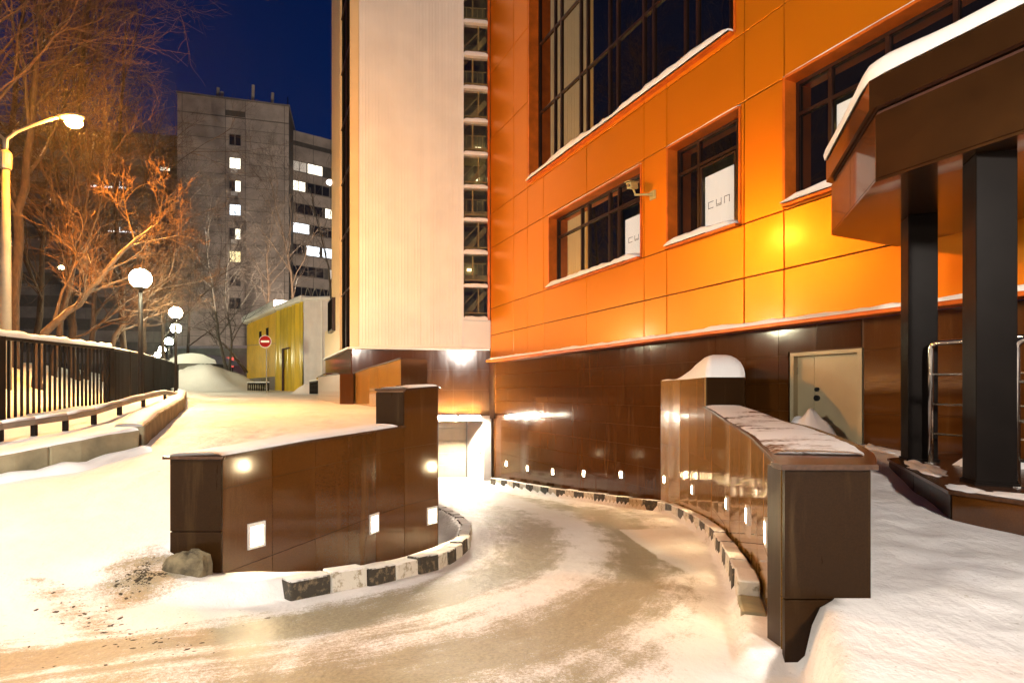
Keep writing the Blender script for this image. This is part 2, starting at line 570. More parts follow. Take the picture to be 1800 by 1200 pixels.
def terrain(X, Y):
    """height and dirt"""
    zr = interp(ZRAMP, Y); zy = interp(ZYARD, Y)
    k = interp(XK, Y)
    zl = interp(ZROAD, Y) - .02 * max(0, min(4, X - k - 1))
    nb = N3(X * .9, Y * .9) * .03 + N3(X * 3, Y * 3, 5) * .012
    zl += .22 * sm((k - .12 - X) / .22)
    zl += .95 * sm((k - 2.2 - X) / 3.2) * sm((60 - Y) / 30)
    dirt = .05
    if Y >= 4.03:
        xl = interp(LW, Y)
        xr = interp(RW, Y) if Y < 10.6 else xfac(Y)
        cl = interp(CL, Y); cr = xcr(Y)
        if X < xl - .2: z = zl
        elif X < cl - .11: z = zr - .03 + .155 * sm((X - xl) / max(.2, (cl - .11 - xl))) + nb * .3
        elif X < cr: z = zr
        elif X < xr + .2 or Y > 10.6: z = zr + .10
        else: z = zy
        if Y > 17.2 and X > -7: z = min(z, zr) if X > -2.6 else z
    else:
        xb = -2.32 - (4.03 - Y) * .35; wd = .22 + (4.03 - Y) * .9
        tl = sm((X - (xb - wd)) / (2 * wd))
        cl = interp(CL, Y); cr = xcr(Y)
        za = zr + .125 * sm((cl - .12 - X) / .06) * sm((Y - 3.5) / .25)
        z = lerp(zl, za, tl)
        if Y >= 2.58:
            xr = interp(RW, Y)
            if X > cr: z = zr + .08
            if X > xr + .2: z = zy
        else:
            xs = 1.36 - (2.58 - Y) * .42
            tr = sm((X - xs + .05) / .10)
            z = lerp(z, zy, tr)
    if Y < 17.5 and X > -6:
        cl = interp(CL, Y); cr = xcr(Y)
        c = (X - cl) / max(.5, cr - cl)
        if -.0 < c < 1.0 and Y > 1.0:
            tr = max(math.exp(-((c - .27) / .13) ** 2), math.exp(-((c - .70) / .13) ** 2))
            mid = math.exp(-((c - .48) / .1) ** 2)
            edge = sm(min(c, 1 - c) / .12)
            dirt = .38 + .46 * tr * edge - .2 * mid - .25 * (1 - edge)
            dirt *= lerp(1, .55, sm((Y - 9) / 6))
            z -= .02 * tr * edge
            if Y < 5:
                dirt = max(dirt, .56 * sm((5.5 - Y) / 3) * edge)
    # thawed earth by the broken concrete, blown grit along the left foreground
    d2 = ((X + 2.38) / .28) ** 2 + ((Y - 3.72) / .42) ** 2
    dirt = max(dirt, .80 * math.exp(-d2))
    d3 = abs((X + 2.3) * .8 + (Y - 3.1) * 1.0)
    if X < -1.2 and Y < 3.6:
        dirt = max(dirt, .5 * math.exp(-(d3 / .22) ** 2) * sm((X + 4.2) / 1.5))
        dirt = max(dirt, .42 * sm((2.9 - Y) / .7) * sm((X + 5) / 2))
    if X > 1.5 and Y < 8:
        dirt = .10 + .10 * sm((Y - 2.7) / .4)  # yard snow mixes in more soil colour past the wall end
    for (fx, fy, ca_, sa_) in FEET:
        ex = X - fx; ey = Y - fy
        if abs(ex) < .3 and abs(ey) < .3:
            la = (ex * ca_ + ey * sa_) / .15; lb = (-ex * sa_ + ey * ca_) / .07
            q_ = la * la + lb * lb
            z -= .020 * math.exp(-q_ * q_) - .006 * math.exp(-((q_ - 1.7) / .6) ** 2)
    amp = 1.0 if z > -1.35 else .35
    z += nb * amp
    if X < k - 2:
        z += N3(X * .4, Y * .4, 9) * .15
    return z, dirt

def axis(fine0, fine1, step, lo, hi, grow=1.25):
    a = []
    x = fine0
    while x < fine1:
        a.append(x); x += step
    a.append(fine1)
    st = step; x = fine1
    while x < hi:
        st *= grow; x += st; a.append(x)
    st = step; x = fine0
    while x > lo:
        st *= grow; x -= st; a.insert(0, x)
    return a
xs = axis(-5.4, 4.6, .055, -260, 160, 1.17)
ys = axis(1.2, 12.0, .06, -60, 330, 1.13)
def make_ground():
    H = [[terrain(x, y) for y in ys] for x in xs]
    groups = {'ground': [], 'ramp': [], 'road': []}
    for i in range(len(xs) - 1):
        for j in range(len(ys) - 1):
            cx = (xs[i] + xs[i+1]) / 2; cy = (ys[j] + ys[j+1]) / 2
            if 3.7 < cy < 19 and interp(LW, max(4.03, cy)) - .2 < cx < (interp(RW, cy) if cy < 10.6 else xfac(cy)) + .3:
                g = 'ramp'
            elif cx > interp(XK, cy) and cx < -2 and 4 < cy < 60 and cx > -60:
                g = 'road'
            else:
                g = 'ground'
            groups[g].append((i, j))
    for g, cells in groups.items():
        idx = {}; vs = []; fs = []; dd = []; lane = []
        def vid(i, j):
            if (i, j) not in idx:
                idx[(i, j)] = len(vs)
                z, d = H[i][j]
                vs.append((xs[i], ys[j], z)); dd.append(d)
                cl_ = interp(CL, ys[j]); lane.append(((xs[i] - cl_) / max(.5, xcr(ys[j]) - cl_)))
            return idx[(i, j)]
        for i, j in cells:
            fs.append((vid(i, j), vid(i+1, j), vid(i+1, j+1), vid(i, j+1)))
        me = bpy.data.meshes.new(g)
        me.from_pydata(vs, [], fs)
        at = me.attributes.new('dirt', 'FLOAT', 'POINT')
        at.data.foreach_set('value', dd)
        at = me.attributes.new('lane', 'FLOAT', 'POINT')
        at.data.foreach_set('value', lane)
        for p in me.polygons: p.use_smooth = True
        me.materials.append(MAT['ground_snow'])
        o = bpy.data.objects.new(g, me)
        COL.objects.link(o)
        o['kind'] = 'structure'
        o['label'] = {'ground': 'trodden snow covering the ground', 'ramp': 'icy curved ramp with sandy tyre tracks going down to the garage', 'road': 'snow covered road climbing past the tower'}[g]
make_ground()

# ------------------------------------------------------------------ orange office wing
bld = thing('office_building', FA.pt(0, -.9), 'orange metal clad office wing with dark windows above a brown granite base', 'building')
WIN1 = (FA.s(965), FA.s(1128), 2.62, 4.43)
WIN2 = (FA.s(1173), FA.s(1302), 2.62, 4.46)
WIN3 = (FA.s(1378), 16.9, 2.66, 4.50)
WINB = (FA.s(930), FA.s(1293), 5.68, 12.6)
cols = [0.0, FA.s(903), FA.s(927), FA.s(955), FA.s(1031), FA.s(1132), FA.s(1172), FA.s(1308), FA.s(1378), 12.6, 14.6, 16.6, 18.6, 20.6]
rows = [1.0, 1.76, 2.6, 4.5, 5.57, 7.92, 9.95, 12.0, 14.2]
g = .009
for i in range(len(cols) - 1):
    for j in range(len(rows) - 1):
        rs = [(cols[i] + g, cols[i+1] - g, rows[j] + g, rows[j+1] - g)]
        for h in (WIN1, WIN2, WIN3, WINB):
            rs = rect_minus(rs, h)
        for r in rs:
            ta, tb_ = R.uniform(-.0035, .0035), R.uniform(-.0035, .0035)
            Pq = FA.pt
            u0_, u1_, z0_, z1_ = r
            MB().hexa([Pq(u0_, z0_, ta), Pq(u1_, z0_, tb_), Pq(u1_, z0_, -.04), Pq(u0_, z0_, -.04), Pq(u0_, z1_, -ta), Pq(u1_, z1_, -tb_ * .6), Pq(u1_, z1_, -.04), Pq(u0_, z1_, -.04)]).build('panel', 'orange_panel', bld, bevel=.005)
# backing behind the panel joints, with the window holes cut out
rs = [(0, 20.6, 1.0, 14.2)]
for h in (WIN1, WIN2, WIN3, WINB):
    rs = rect_minus(rs, h)
mb = MB()
for r in rs:
    FA.slab(mb, *r, -.12, -.045)
mb.build('backing', 'panel_gap', bld)
# drip ledge at the foot of the orange cladding
led = FA.slab(MB(), .0, 20.6, .93, .985, -.1, .16).build('ledge', 'orange_trim', bld, bevel=.01)
def snow_strip(wall, s0, s1, z, n0, n1, h, parent, seed=0, step=.12, name='snow', ends=True, slope=False):
    rr = random.Random(seed)
    m = max(3, int((s1 - s0) / step))
    prof = [(0, 0), (.02, .45), (.15, .85), (.5, 1.0), (.85, .9), (1, .55)]
    if slope:
        prof = [(-.06, .0), (-.08, .35), (-.02, .62), (.12, .76), (.5, .9), (1, 1.0)]
    mb = MB()
    off = rr.random() * 50
    for i in range(m + 1):
        s = lerp(s0, s1, i / m)
        e = min(1, min(i, m - i) / (m * .04 + 1) + .25) if ends else 1
        hh = h * (.75 + .5 * N3(s * 1.3, off) + .25 * N3(s * 6, off)) * e
        for a, b in prof:
            mb.v.append(wall.pt(s, z + hh * b, lerp(n1, n0, a) + N3(s * 5, off, 3) * .008))
    k = len(prof)
    for i in range(m):
        for j in range(k - 1):
            a = i * k + j
            mb.f.append((a, a + k, a + k + 1, a + 1))
    mb.f.append(tuple(range(k)))
    mb.f.append(tuple(m * k + q for q in range(k))[::-1])
    return mb.build(name, 'snow_soft', parent, smooth=True)
snow_strip(FA, .02, 20, .985, .0, .155, .085, led, 3)

def window(r, mu, mz, depth, glassmat, special=None, frame_w=.05, sill=True, split=None):
    u0, u1, z0, z1 = r
    d = depth
    mb = MB()
    FA.slab(mb, u0 - .01, u0 + .03, z0, z1, -d, .02)
    FA.slab(mb, u1 - .03, u1 + .01, z0, z1, -d, .02)
    FA.slab(mb, u0 + .03, u1 - .03, z1 - .03, z1 + .01, -d, .03)
    o = mb.build('window', 'orange_trim', bld)
    fb = MB()
    for (a, b, c, e) in ((u0 + .03, u0 + .03 + frame_w, z0, z1 - .03), (u1 - .03 - frame_w, u1 - .03, z0, z1 - .03), (u0 + .03 + frame_w, u1 - .03 - frame_w, z0, z0 + frame_w + .04), (u0 + .03 + frame_w, u1 - .03 - frame_w, z1 - .03 - frame_w, z1 - .03)):
        FA.slab(fb, a, b, c, e, -d - .02, -d + .05)
    fb.build('frame', 'window_frame', o)
    a0, a1, b0, b1 = u0 + .03 + frame_w, u1 - .03 - frame_w, z0 + frame_w + .04, z1 - .03 - frame_w
    mus = [x for x in mu if a0 < x < a1]; mzs = [x for x in mz if b0 < x < b1]
    us = [a0] + mus + [a1]; zs = [b0] + mzs + [b1]
    hw = .026
    for x in mus:
        FA.piece('mullion', 'window_frame', o, x - hw, x + hw, b0, b1, -d - .01, -d + .045)
    for zz in mzs:
        for p, q in zip(us, us[1:]):
            FA.piece('transom', 'window_frame', o, p + (hw if p != a0 else 0), q - (hw if q != a1 else 0), zz - hw, zz + hw, -d - .01, -d + .042)
    for i, (p, q) in enumerate(zip(us, us[1:])):
        for j, (s_, t_) in enumerate(zip(zs, zs[1:])):
            gm = glassmat
            if special and (i, j) in special: gm = special[(i, j)]
            FA.piece('pane', gm, o, p + (hw if i else 0), q - (hw if i < len(us) - 2 else 0), s_ + (hw if j else 0), t_ - (hw if j < len(zs) - 2 else 0), -d - .004 + R.uniform(-.001, .001), -d + .004)
    FA.slab(MB(), u0 + .03, u1 - .03, z0 - .03, z0 + .012, -d, .09).build('sill', 'orange_trim', o)
    if sill:
        snow_strip(FA, u0 + .04, u1 - .035, z0 + .012, -d + .05, .11, .26 if z1 > 9 else .19, o, int(u0 * 10), slope=True)
    snow_strip(FA, u0 + .0, u1 - .0, z1 + .012, .002, .03, .025, o, int(u0 * 7))
    # closed room box behind the glass
    rb = MB()
    e = d + .9
    P = FA.pt
    q = [P(u0, z0, -e), P(u1, z0, -e), P(u1, z1, -e), P(u0, z1, -e), P(u0, z0, -d - .03), P(u1, z0, -d - .03), P(u1, z1, -d - .03), P(u0, z1, -d - .03)]
    rb.v = q
    rb.f = [(0, 1, 2, 3), (0, 4, 5, 1), (1, 5, 6, 2), (2, 6, 7, 3), (3, 7, 4, 0)]
    rb.build('room', 'interior', o)
    return o

W1 = window(WIN1, [FA.s(x) for x in (1008, 1020, 1056, 1072)], [3.92], .26, 'glass_mirror', {(4, 0): 'glass_clear', (4, 1): 'glass_dark'})
W2 = window(WIN2, [FA.s(1211), FA.s(1279)], [3.98], .26, 'glass_dark', {(1, 0): 'glass_clear'})
W3 = window(WIN3, [FA.s(1440), FA.s(1442) + .75, FA.s(1442) + 1.5, FA.s(1442) + 3], [4.0], .26, 'glass_dark', {(1, 0): 'glass_clear'})
bx = [FA.s(x) for x in (958, 969, 1002, 1014, 1052, 1066, 1111, 1128, 1183, 1204, 1262)]
WBo = window(WINB, bx, [7.59, 9.46, 11.3], .32, 'glass_mirror')

def blind(w_, u0, u1, z0, z1, n, letters):
    FA.piece('blind', 'blind_lit', w_, u0, u1, z0, z1, n - .01, n)
    if letters:
        a, b, zc, h = letters
        wd = (b - a) / 3.0
        k = .012
        def bar(x0, x1, y0, y1):
            FA.piece('letter', 'letter_grey', w_, x0, x1, y0, y1, n + .001, n + .004)
        for i, ch in enumerate('CUN'):
            x0 = a + i * wd; x1 = x0 + wd * .66
            if ch == 'C':
                bar(x0, x0 + k, zc - h, zc + h); bar(x0 + k, x1, zc + h - k, zc + h); bar(x0 + k, x1, zc - h, zc - h + k)
            elif ch == 'U':
                bar(x0, x0 + k, zc - h * .6, zc + h); bar(x1 - k, x1, zc - h, zc + h); bar(x0 + k, x1 - k, zc - h * .6, zc - h * .6 + k); bar(x0, x1 - k, zc - h, zc - h + k)
            else:
                bar(x0, x0 + k, zc - h, zc + h); bar(x1 - k, x1, zc - h, zc + h); bar(x0 + k, x1 - k, zc + h - k, zc + h)
blind(W1, FA.s(1074) + .13, WIN1[1] - .13, 2.70, 3.62, -.275, (FA.s(1080) + .12, WIN1[1] - .17, 3.16, .055))
blind(W2, FA.s(1217) + .02, FA.s(1268), 2.70, 3.74, -.275, (FA.s(1224), FA.s(1266), 3.22, .06))
blind(W3, FA.s(1440) + .06, FA.s(1440) + .6, 2.75, 3.9, -.275, None)
# casement surrounds
for W_, a, b, c, e in ((W1, FA.s(1074), WIN1[1] - .09, 2.72, 3.88), (W2, FA.s(1214), FA.s(1276), 2.72, 3.93)):
    mb = MB()
    FA.slab(mb, a, a + .035, c, e, -.255, -.215); FA.slab(mb, b - .035, b, c, e, -.255, -.215)
    FA.slab(mb, a + .035, b - .035, e - .035, e, -.255, -.215); FA.slab(mb, a + .035, b - .035, c, c + .03, -.255, -.215)
    mb.build('casement', 'window_frame', W_)

# polished granite base under the cladding
base = FA.slab(MB(), 0.02, 10.70, -3.2, .93, -.4, -.118).build('base_wall', 'grout', bld)
FA.piece('base_wall', 'grout', bld, 11.83, 20.6, -3.2, .93, -.4, -.118)
FA.piece('base_wall', 'grout', bld, 10.70, 11.83, .56, .93, -.4, -.118)
DOOR = (FA.s(1380), FA.s(1506), -.85, .555)
tw, th = .62, .40
s = .03
row0 = .92
while s < 20:
    for k in range(10):
        z1 = row0 - k * th; z0 = z1 - th
        if k == 0: z1 = .925
        if s > 10.5 and z1 < -.9: continue
        for r in rect_minus([(s + .003, s + tw - .003, z0 + .003, z1 - .003)], (DOOR[0] - .03, DOOR[1] + .03, -3, DOOR[3] + .02)):
            FA.piece('tile', 'granite_brown', base, *r, -.118, -.1 + R.uniform(-.0015, .0015))
    s += tw
# service door in the base
dr = FA.slab(MB(), DOOR[0] - .0, DOOR[0] + .06, -.95, DOOR[3], -.26, -.10)
FA.slab(dr, DOOR[1] - .06, DOOR[1], -.95, DOOR[3], -.26, -.10)
FA.slab(dr, DOOR[0] + .06, DOOR[1] - .06, DOOR[3] - .05, DOOR[3], -.26, -.10)
dr = dr.build('door', 'door_cream', bld, label='cream steel double door half drifted in with snow')
ms = DOOR[0] + .06 + (DOOR[1] - DOOR[0] - .12) * .28
FA.piece('leaf', 'door_cream', dr, DOOR[0] + .06, ms - .003, -.95, DOOR[3] - .05, -.24, -.19)
FA.piece('leaf', 'door_cream', dr, ms + .003, DOOR[1] - .06, -.95, DOOR[3] - .05, -.24, -.188)
for zz, rr_ in ((.03, .03), (-.09, .042)):
    mb = MB()
    c = FA.pt(ms + .05, zz, -.188)
    ax = Vector((FA.n.x, FA.n.y, 0))
    mb.tube([c, c + ax * .03], rr_, 12)
    mb.build('handle', 'black_plastic', dr)
for zz in (.3, -.5):
    FA.piece('hinge', 'steel', dr, DOOR[0] + .045, DOOR[0] + .065, zz - .05, zz + .05, -.19, -.17)

# surveillance camera between the first two windows
cc = FA.pt(FA.s(1131), 3.98, .25)
sc = thing('surveillance_camera', FA.pt(FA.s(1150), 3.72, 0), 'small yellowish surveillance camera on a bracket between the two lower windows', 'camera')
ub = Vector((FA.d.x, FA.d.y, 0)); nb_ = Vector((FA.n.x, FA.n.y, 0)); zb = Vector((0, 0, 1))
MB().beam(cc - nb_ * .10 - ub * .04, cc + nb_ * .14 + ub * .05 - zb * .05, .10, .12).build('housing', 'yellow_camera', sc, bevel=.012)
MB().tube([cc + nb_ * .138 + ub * .045 - zb * .05, cc + nb_ * .16 + ub * .05 - zb * .055], .035, 12).build('lens', 'black_plastic', sc)
MB().beam(cc - nb_ * .12 - ub * .05 + zb * .07, cc + nb_ * .18 + ub * .05 + zb * .02, .13, .012).build('sun_shield', 'yellow_camera', sc)
MB().tube([FA.pt(FA.s(1150), 3.72, .0), FA.pt(FA.s(1146), 3.73, .12), FA.pt(FA.s(1133), 3.78, .22), cc - zb * .06], .022, 8).build('arm', 'yellow_camera', sc, smooth=True)
FA.slab(MB(), FA.s(1144), FA.s(1153), 3.64, 3.80, .001, .03).build('mount_plate', 'yellow_camera', sc)

# ------------------------------------------------------------------ white tower wing
TY = 17.9
def TX(px): return -.68 + ((px - 900) / F * TY + .68) * .979
def TZ(py): return (688 - py) / F * TY
tow = thing('tower', (-.68, TY, -.4), 'tall white ribbed stair tower with a ladder of snowy ledges beside the orange wing', 'building')
x0, x1 = TX(632), TX(811)
nst = 16
wst = (x1 - x0) / nst
for i in range(nst):
    a = x0 + i * wst
    mb = MB()
    prof = [(0, 0), (.003, .012), (wst * .32, .012), (wst * .38, .017), (wst * .46, .017), (wst * .52, .012), (wst * .84, .012), (wst * .9, .017), (wst - .002, .017), (wst - .001, 0)]
    for zz in (1.36, 16.0):
        for (dx, dn) in prof:
            mb.v.append(Vector((a + dx, TY - dn, zz)))
    k = len(prof)
    for j in range(k - 1):
        mb.f.append((j, j + 1, k + j + 1, k + j))
    mb.f.append(tuple(range(k))[::-1]); mb.f.append(tuple(range(k, 2 * k)))
    mb.build('siding_strip', 'siding_white', tow)
MB().box(x0, x1, TY + .002, TY + .3, 1.36, 16).build('core', 'white_metal', tow)
MB().box(TX(617), x0 - .003, TY - .03, TY + .3, 1.36, 16).build('corner_strip', 'siding_beige', tow)
# foot flashing
ft = MB().box(TX(616.5), TX(862) - .03, TY - .10, TY + .2, 1.30, 1.355).build('ledge', 'white_metal', tow)
TWf = Wall((TX(617), TY), (TX(862), TY))
snow_strip(TWf, .0, TX(860) - TX(617), 1.355, .0, .10, .035, ft, 11)
# ladder of glazed bays
lx0, lx1 = TX(814), TX(857)
zl = [TZ(560) + i * 1.03 for i in range(14)]
MB().box(TX(811) + .002, lx0, TY - .05, TY + .25, 1.36, 16).build('jamb', 'white_metal', tow)
MB().box(lx0, TX(862), TY - .03, TY + .2, 1.36, zl[0] - .05).build('spandrel', 'siding_white', tow)
MB().box(lx1, lx1 + .07, TY - .02, TY + .2, zl[0] - .05, 16).build('jamb', 'orange_trim', tow)
MB().box(lx0 - .1, lx1 + .1, TY + 1.6, TY + 1.7, 1.3, 16).build('stair_wall', 'interior', tow)
MB().box(lx0 - .12, lx0 - .02, TY + .25, TY + 1.65, 1.3, 16).build('stair_wall', 'interior', tow)
MB().box(lx1 + .02, lx1 + .12, TY + .25, TY + 1.65, 1.3, 16).build('stair_wall', 'interior', tow)
for i, z in enumerate(zl[:-1]):
    lg = MB().box(lx0, lx1, TY - .10, TY + .15, z - .07, z).build('ledge', 'white_metal', tow)
    LW_ = Wall((lx0, TY), (lx1, TY))
    snow_strip(LW_, .0, lx1 - lx0, z, -.05, .10, .10, lg, 20 + i, step=.05)
    MB().box(lx0, lx1, TY + .04, TY + .05, z + .0, z + .96).build('pane', 'glass_clear', tow)
    f = MB()
    f.box(lx0, lx1, TY + .055, TY + .09, z + .0, z + .05)
    f.box(lx0, lx1, TY + .055, TY + .09, z + .16, z + .19)
    fx = lerp(lx0, lx1, .38 if i % 2 else .62)
    f.box(fx - .02, fx + .02, TY + .055, TY + .09, z + .19, z + .96)
    f.build('frame', 'stair_steel', tow)
    st = MB()
    if i % 2 == 0:
        st.beam((lx0 - .02, TY + .6, z + .05), (lx1, TY + .7, z + .95), .08, .16)
        st.beam((lx0 - .02, TY + .45, z + .45), (lx1, TY + .5, z + 1.3), .03, .03)
    else:
        st.box(lx0 - .02, lx1 + .02, TY + .5, TY + 1.6, z + .25, z + .42)
        st.beam((lx0, TY + .52, z + .8), (lx1, TY + .52, z + .8), .03, .03)
        for q in range(4):
            xx = lerp(lx0, lx1, .15 + q * .23)
            st.box(xx - .012, xx + .012, TY + .5, TY + .53, z + .42, z + .8)
    st.build('stair_flight', 'stair_steel', tow)
    if i in (1, 4, 5, 9): MB().box(lx0 + .1 + .07 * i % .5, lx0 + .3 + .07 * i % .5, TY + 1.45, TY + 1.59, z + .78, z + .84).build('stair_lamp', 'stair_glow', tow)
# side of the tower, running back parallel to the orange front
cs = Vector((TX(617), TY))
TROT = radians(7)
ca = Vector((-.68 + (cs.x + .68) * cos(TROT), TY + (cs.x + .68) * sin(TROT)))
SA0 = Wall((ca.x, ca.y), (ca.x - .413, ca.y + .911))
s1, s2, s3 = SA0.s(597), SA0.s(583), SA0.s(572)
sdv = Vector((-.413 * cos(TROT) + .911 * sin(TROT), .911 * cos(TROT) + .413 * sin(TROT)))
SA = Wall((cs.x, cs.y), (cs.x + sdv.x, cs.y + sdv.y))
SA.piece('side_wall', 'siding_beige', tow, .0, .10, 1.36, 16, -.3, 0)
SA.piece('side_wall', 'siding_beige', tow, s1, s2, 1.36, 16, -.3, 0)
gz = [1.36 + i * 1.9 for i in range(8)]
for a, b in zip(gz, gz[1:]):
    SA.piece('pane', 'glass_mirror' if a < 2 else 'glass_dark', tow, .10, s1, a + .02, b - .02, -.10, -.08)
    SA.piece('transom', 'window_frame', tow, .10, s1, b - .02, b + .02, -.10, -.04)
SA.piece('mullion', 'window_frame', tow, .10 + (s1 - .1) * .5 - .03, .10 + (s1 - .1) * .5 + .03, 1.36, 16, -.078, -.04)
SA.piece('side_wall', 'siding_beige', tow, s2, s3 + .2, 1.36, 2.45, -.3, 0)
by = MB()
b0_, b1_ = s2 - 1.1, s2 + .15
SA.slab(by, b0_, b1_, 2.2, 3.4, -.3, .12)
by = by.build('bay', 'window_frame', tow)
for i in range(4):
    a = lerp(b0_, b1_, i / 4); b = lerp(b0_, b1_, (i + 1) / 4)
    SA.piece('pane', 'glass_mirror', by, a + .03, b - .03, 2.27, 3.35, .121, .13)
SA.piece('ledge', 'white_metal', tow, -.05, s3 + .2, 1.30, 1.356, -.3, .09)
# granite foot of the tower, with the garage mouth cut in
gx0, gx1 = -2.55, -.86
GZ = -.86
tb = MB()
tb.box(cs.x + .03, gx0, TY + .06, TY + .5, -3.2, 1.30)
tb.box(gx0, -.3, TY + .06, TY + .5, GZ + .0, 1.30)
tb = tb.build('base_wall', 'grout', tow)
xx = cs.x + .03
tiles = []
while xx < -.72:
    for k in range(7):
        z1 = 1.295 - k * .62; z0 = z1 - .62
        for r in rect_minus([(xx + .003, min(xx + .62, -.70) - .003, z0 + .003, z1 - .003)], (gx0, 0, -4, GZ)):
            MB().box(r[0], r[1], TY + .04 + R.uniform(-.0015, .0015), TY + .0595, r[2], r[3]).build('tile', 'granite_brown', tb)
    xx += .62
s = .02
while s < s3:
    for k in range(3):
        z1 = 1.295 - k * .62
        SA.piece('tile', 'granite_brown', tb, s + .003, s + .617, z1 - .617, z1 - .003, -.2, -.02)
    s += .62
# garage: sectional door, side leaf, white post, ceiling and tube lamps
GY = 18.75
gar = thing('garage_door', (-1.9, GY, -2.82), 'beige sectional garage door under bright tube lamps at the foot of the ramp', 'garage door')
for i in range(5):
    z0 = -2.80 + i * .40
    MB().box(-2.9, -1.42, GY, GY + .05, z0 + .004, z0 + .396).build('section', 'garage_beige', gar, bevel=.008)
MB().box(-2.9, -1.42, GY - .01, GY + .04, -2.84, -2.80).build('seal', 'black_plastic', gar)
MB().box(-1.415, -1.38, GY - .06, GY + .06, -2.83, GZ - .02).build('guide_rail', 'galvanised', gar)
GW = Wall((-1.38, GY), (-.89, 17.98))
sd = GW.slab(MB(), 0, (Vector((-1.38, GY)) - Vector((-.89, 17.98))).length, -2.82, GZ - .03, -.06, 0).build('side_door', 'white_metal')
tag(sd, 'white steel side door standing at an angle beside the garage door', 'door')
L_ = (Vector((-1.38, GY)) - Vector((-.89, 17.98))).length
mb = MB(); c = GW.pt(L_ * .84, -1.95, 0)
mb.tube([c, c + Vector((GW.n.x, GW.n.y, 0)) * .04], .025, 10); mb.build('handle', 'black_plastic', sd)
MB().box(-.885, -.66, TY - .0, TY + .3, -2.95, GZ).build('post', 'white_metal', tow)
MB().box(-3.2, -.6, TY + .5, GY + .3, GZ, GZ + .05).build('garage_ceiling', 'white_metal', tow)
MB().box(-3.3, -2.9, TY + .5, GY + .3, -3, GZ).build('garage_wall', 'white_metal', tow)
MB().box(-2.9, -.6, GY + .3, GY + .35, -3, GZ).build('garage_wall', 'white_metal', tow)
lint = MB().box(gx0, -.70, TY - .02, TY + .05, GZ - .05, GZ + .10).build('lintel', 'white_metal', tow)
for i, (a, b) in enumerate(((-2.42, -1.72), (-1.66, -.98))):
    t_ = thing('tube_lamp', ((a + b) / 2, TY - .06, GZ + .05), ('bright tube lamp over the garage mouth, beside the left wall end', 'bright tube lamp over the garage mouth, beside the white post')[i], 'lamp', 'tube lamps over the garage')
    MB().box(a, b, TY - .07, TY - .021, GZ + .06, GZ + .11).build('housing', 'white_metal', t_)
    MB().tube([(a + .03, TY - .10, GZ + .06), (b - .03, TY - .10, GZ + .06)], .032, 10).build('tube', 'tube_glow', t_)
    for e in (a + .015, b - .015):
        MB().box(e - .012, e + .012, TY - .13, TY - .03, GZ + .02, GZ + .10).build('end_cap', 'white_metal', t_)

MB().box(-.66, .9, TY + .30, TY + .9, -3.2, 1.3).build('corner_fill', 'grout', bld)
from mathutils import Matrix
TM = Matrix.Translation((-.68, TY, 0)) @ Matrix.Rotation(TROT, 4, 'Z') @ Matrix.Translation((.68, -TY, 0))
for o in [x for x in COL.objects if x.parent is None and (x.name.startswith(('tower', 'garage_door', 'side_door', 'tube_lamp')))]:
    o.matrix_basis = TM @ o.matrix_basis

# ------------------------------------------------------------------ walls of the ramp
def resample(pts, step):
    P = [Vector((x, y)) for y, x in pts]
    out = [P[0]]; acc = 0
    fine = []
    for a, b in zip(P, P[1:]):
        n = max(2, int((b - a).length / .02))
        for i in range(n):
            fine.append(a.lerp(b, i / n))
    fine.append(P[-1])
    # light smoothing
    for _ in range(25):
        fine = [fine[0]] + [(fine[i-1] + fine[i] * 2 + fine[i+1]) / 4 for i in range(1, len(fine) - 1)] + [fine[-1]]
    L = 0
    last = fine[0]
    out = [fine[0]]
    for q in fine[1:]:
        L += (q - last).length; last = q
        if L >= step:
            out.append(q.copy()); L = 0
    if (out[-1] - fine[-1]).length > step * .4:
        out.append(fine[-1])
    else:
        out[-1] = fine[-1]
    return out
def normals(P, side):
    N = []
    for i in range(len(P)):
        d = (P[min(i+1, len(P)-1)] - P[max(i-1, 0)]).normalized()
        N.append(Vector((d.y, -d.x)) * side)
    return N
def strip_solid(P, Nn, off0, off1, z0f, z1f):
    """solid following path P between two normal offsets; z as functions of index"""
    mb = MB()
    n = len(P)
    o0 = off0 if callable(off0) else (lambda i: off0)
    o1 = off1 if callable(off1) else (lambda i: off1)
    for i in range(n):
        a = P[i] + Nn[i] * o0(i); b = P[i] + Nn[i] * o1(i)
        mb.v += [Vector((a.x, a.y, z0f(i))), Vector((b.x, b.y, z0f(i))), Vector((b.x, b.y, z1f(i))), Vector((a.x, a.y, z1f(i)))]
    for i in range(n - 1):
        a = i * 4; b = a + 4
        for j in range(4):
            k = (j + 1) % 4
            mb.f.append((a + j, a + k, b + k, b + j))
    mb.f.append((0, 3, 2, 1)); m = (n - 1) * 4; mb.f.append((m, m + 1, m + 2, m + 3))
    return mb
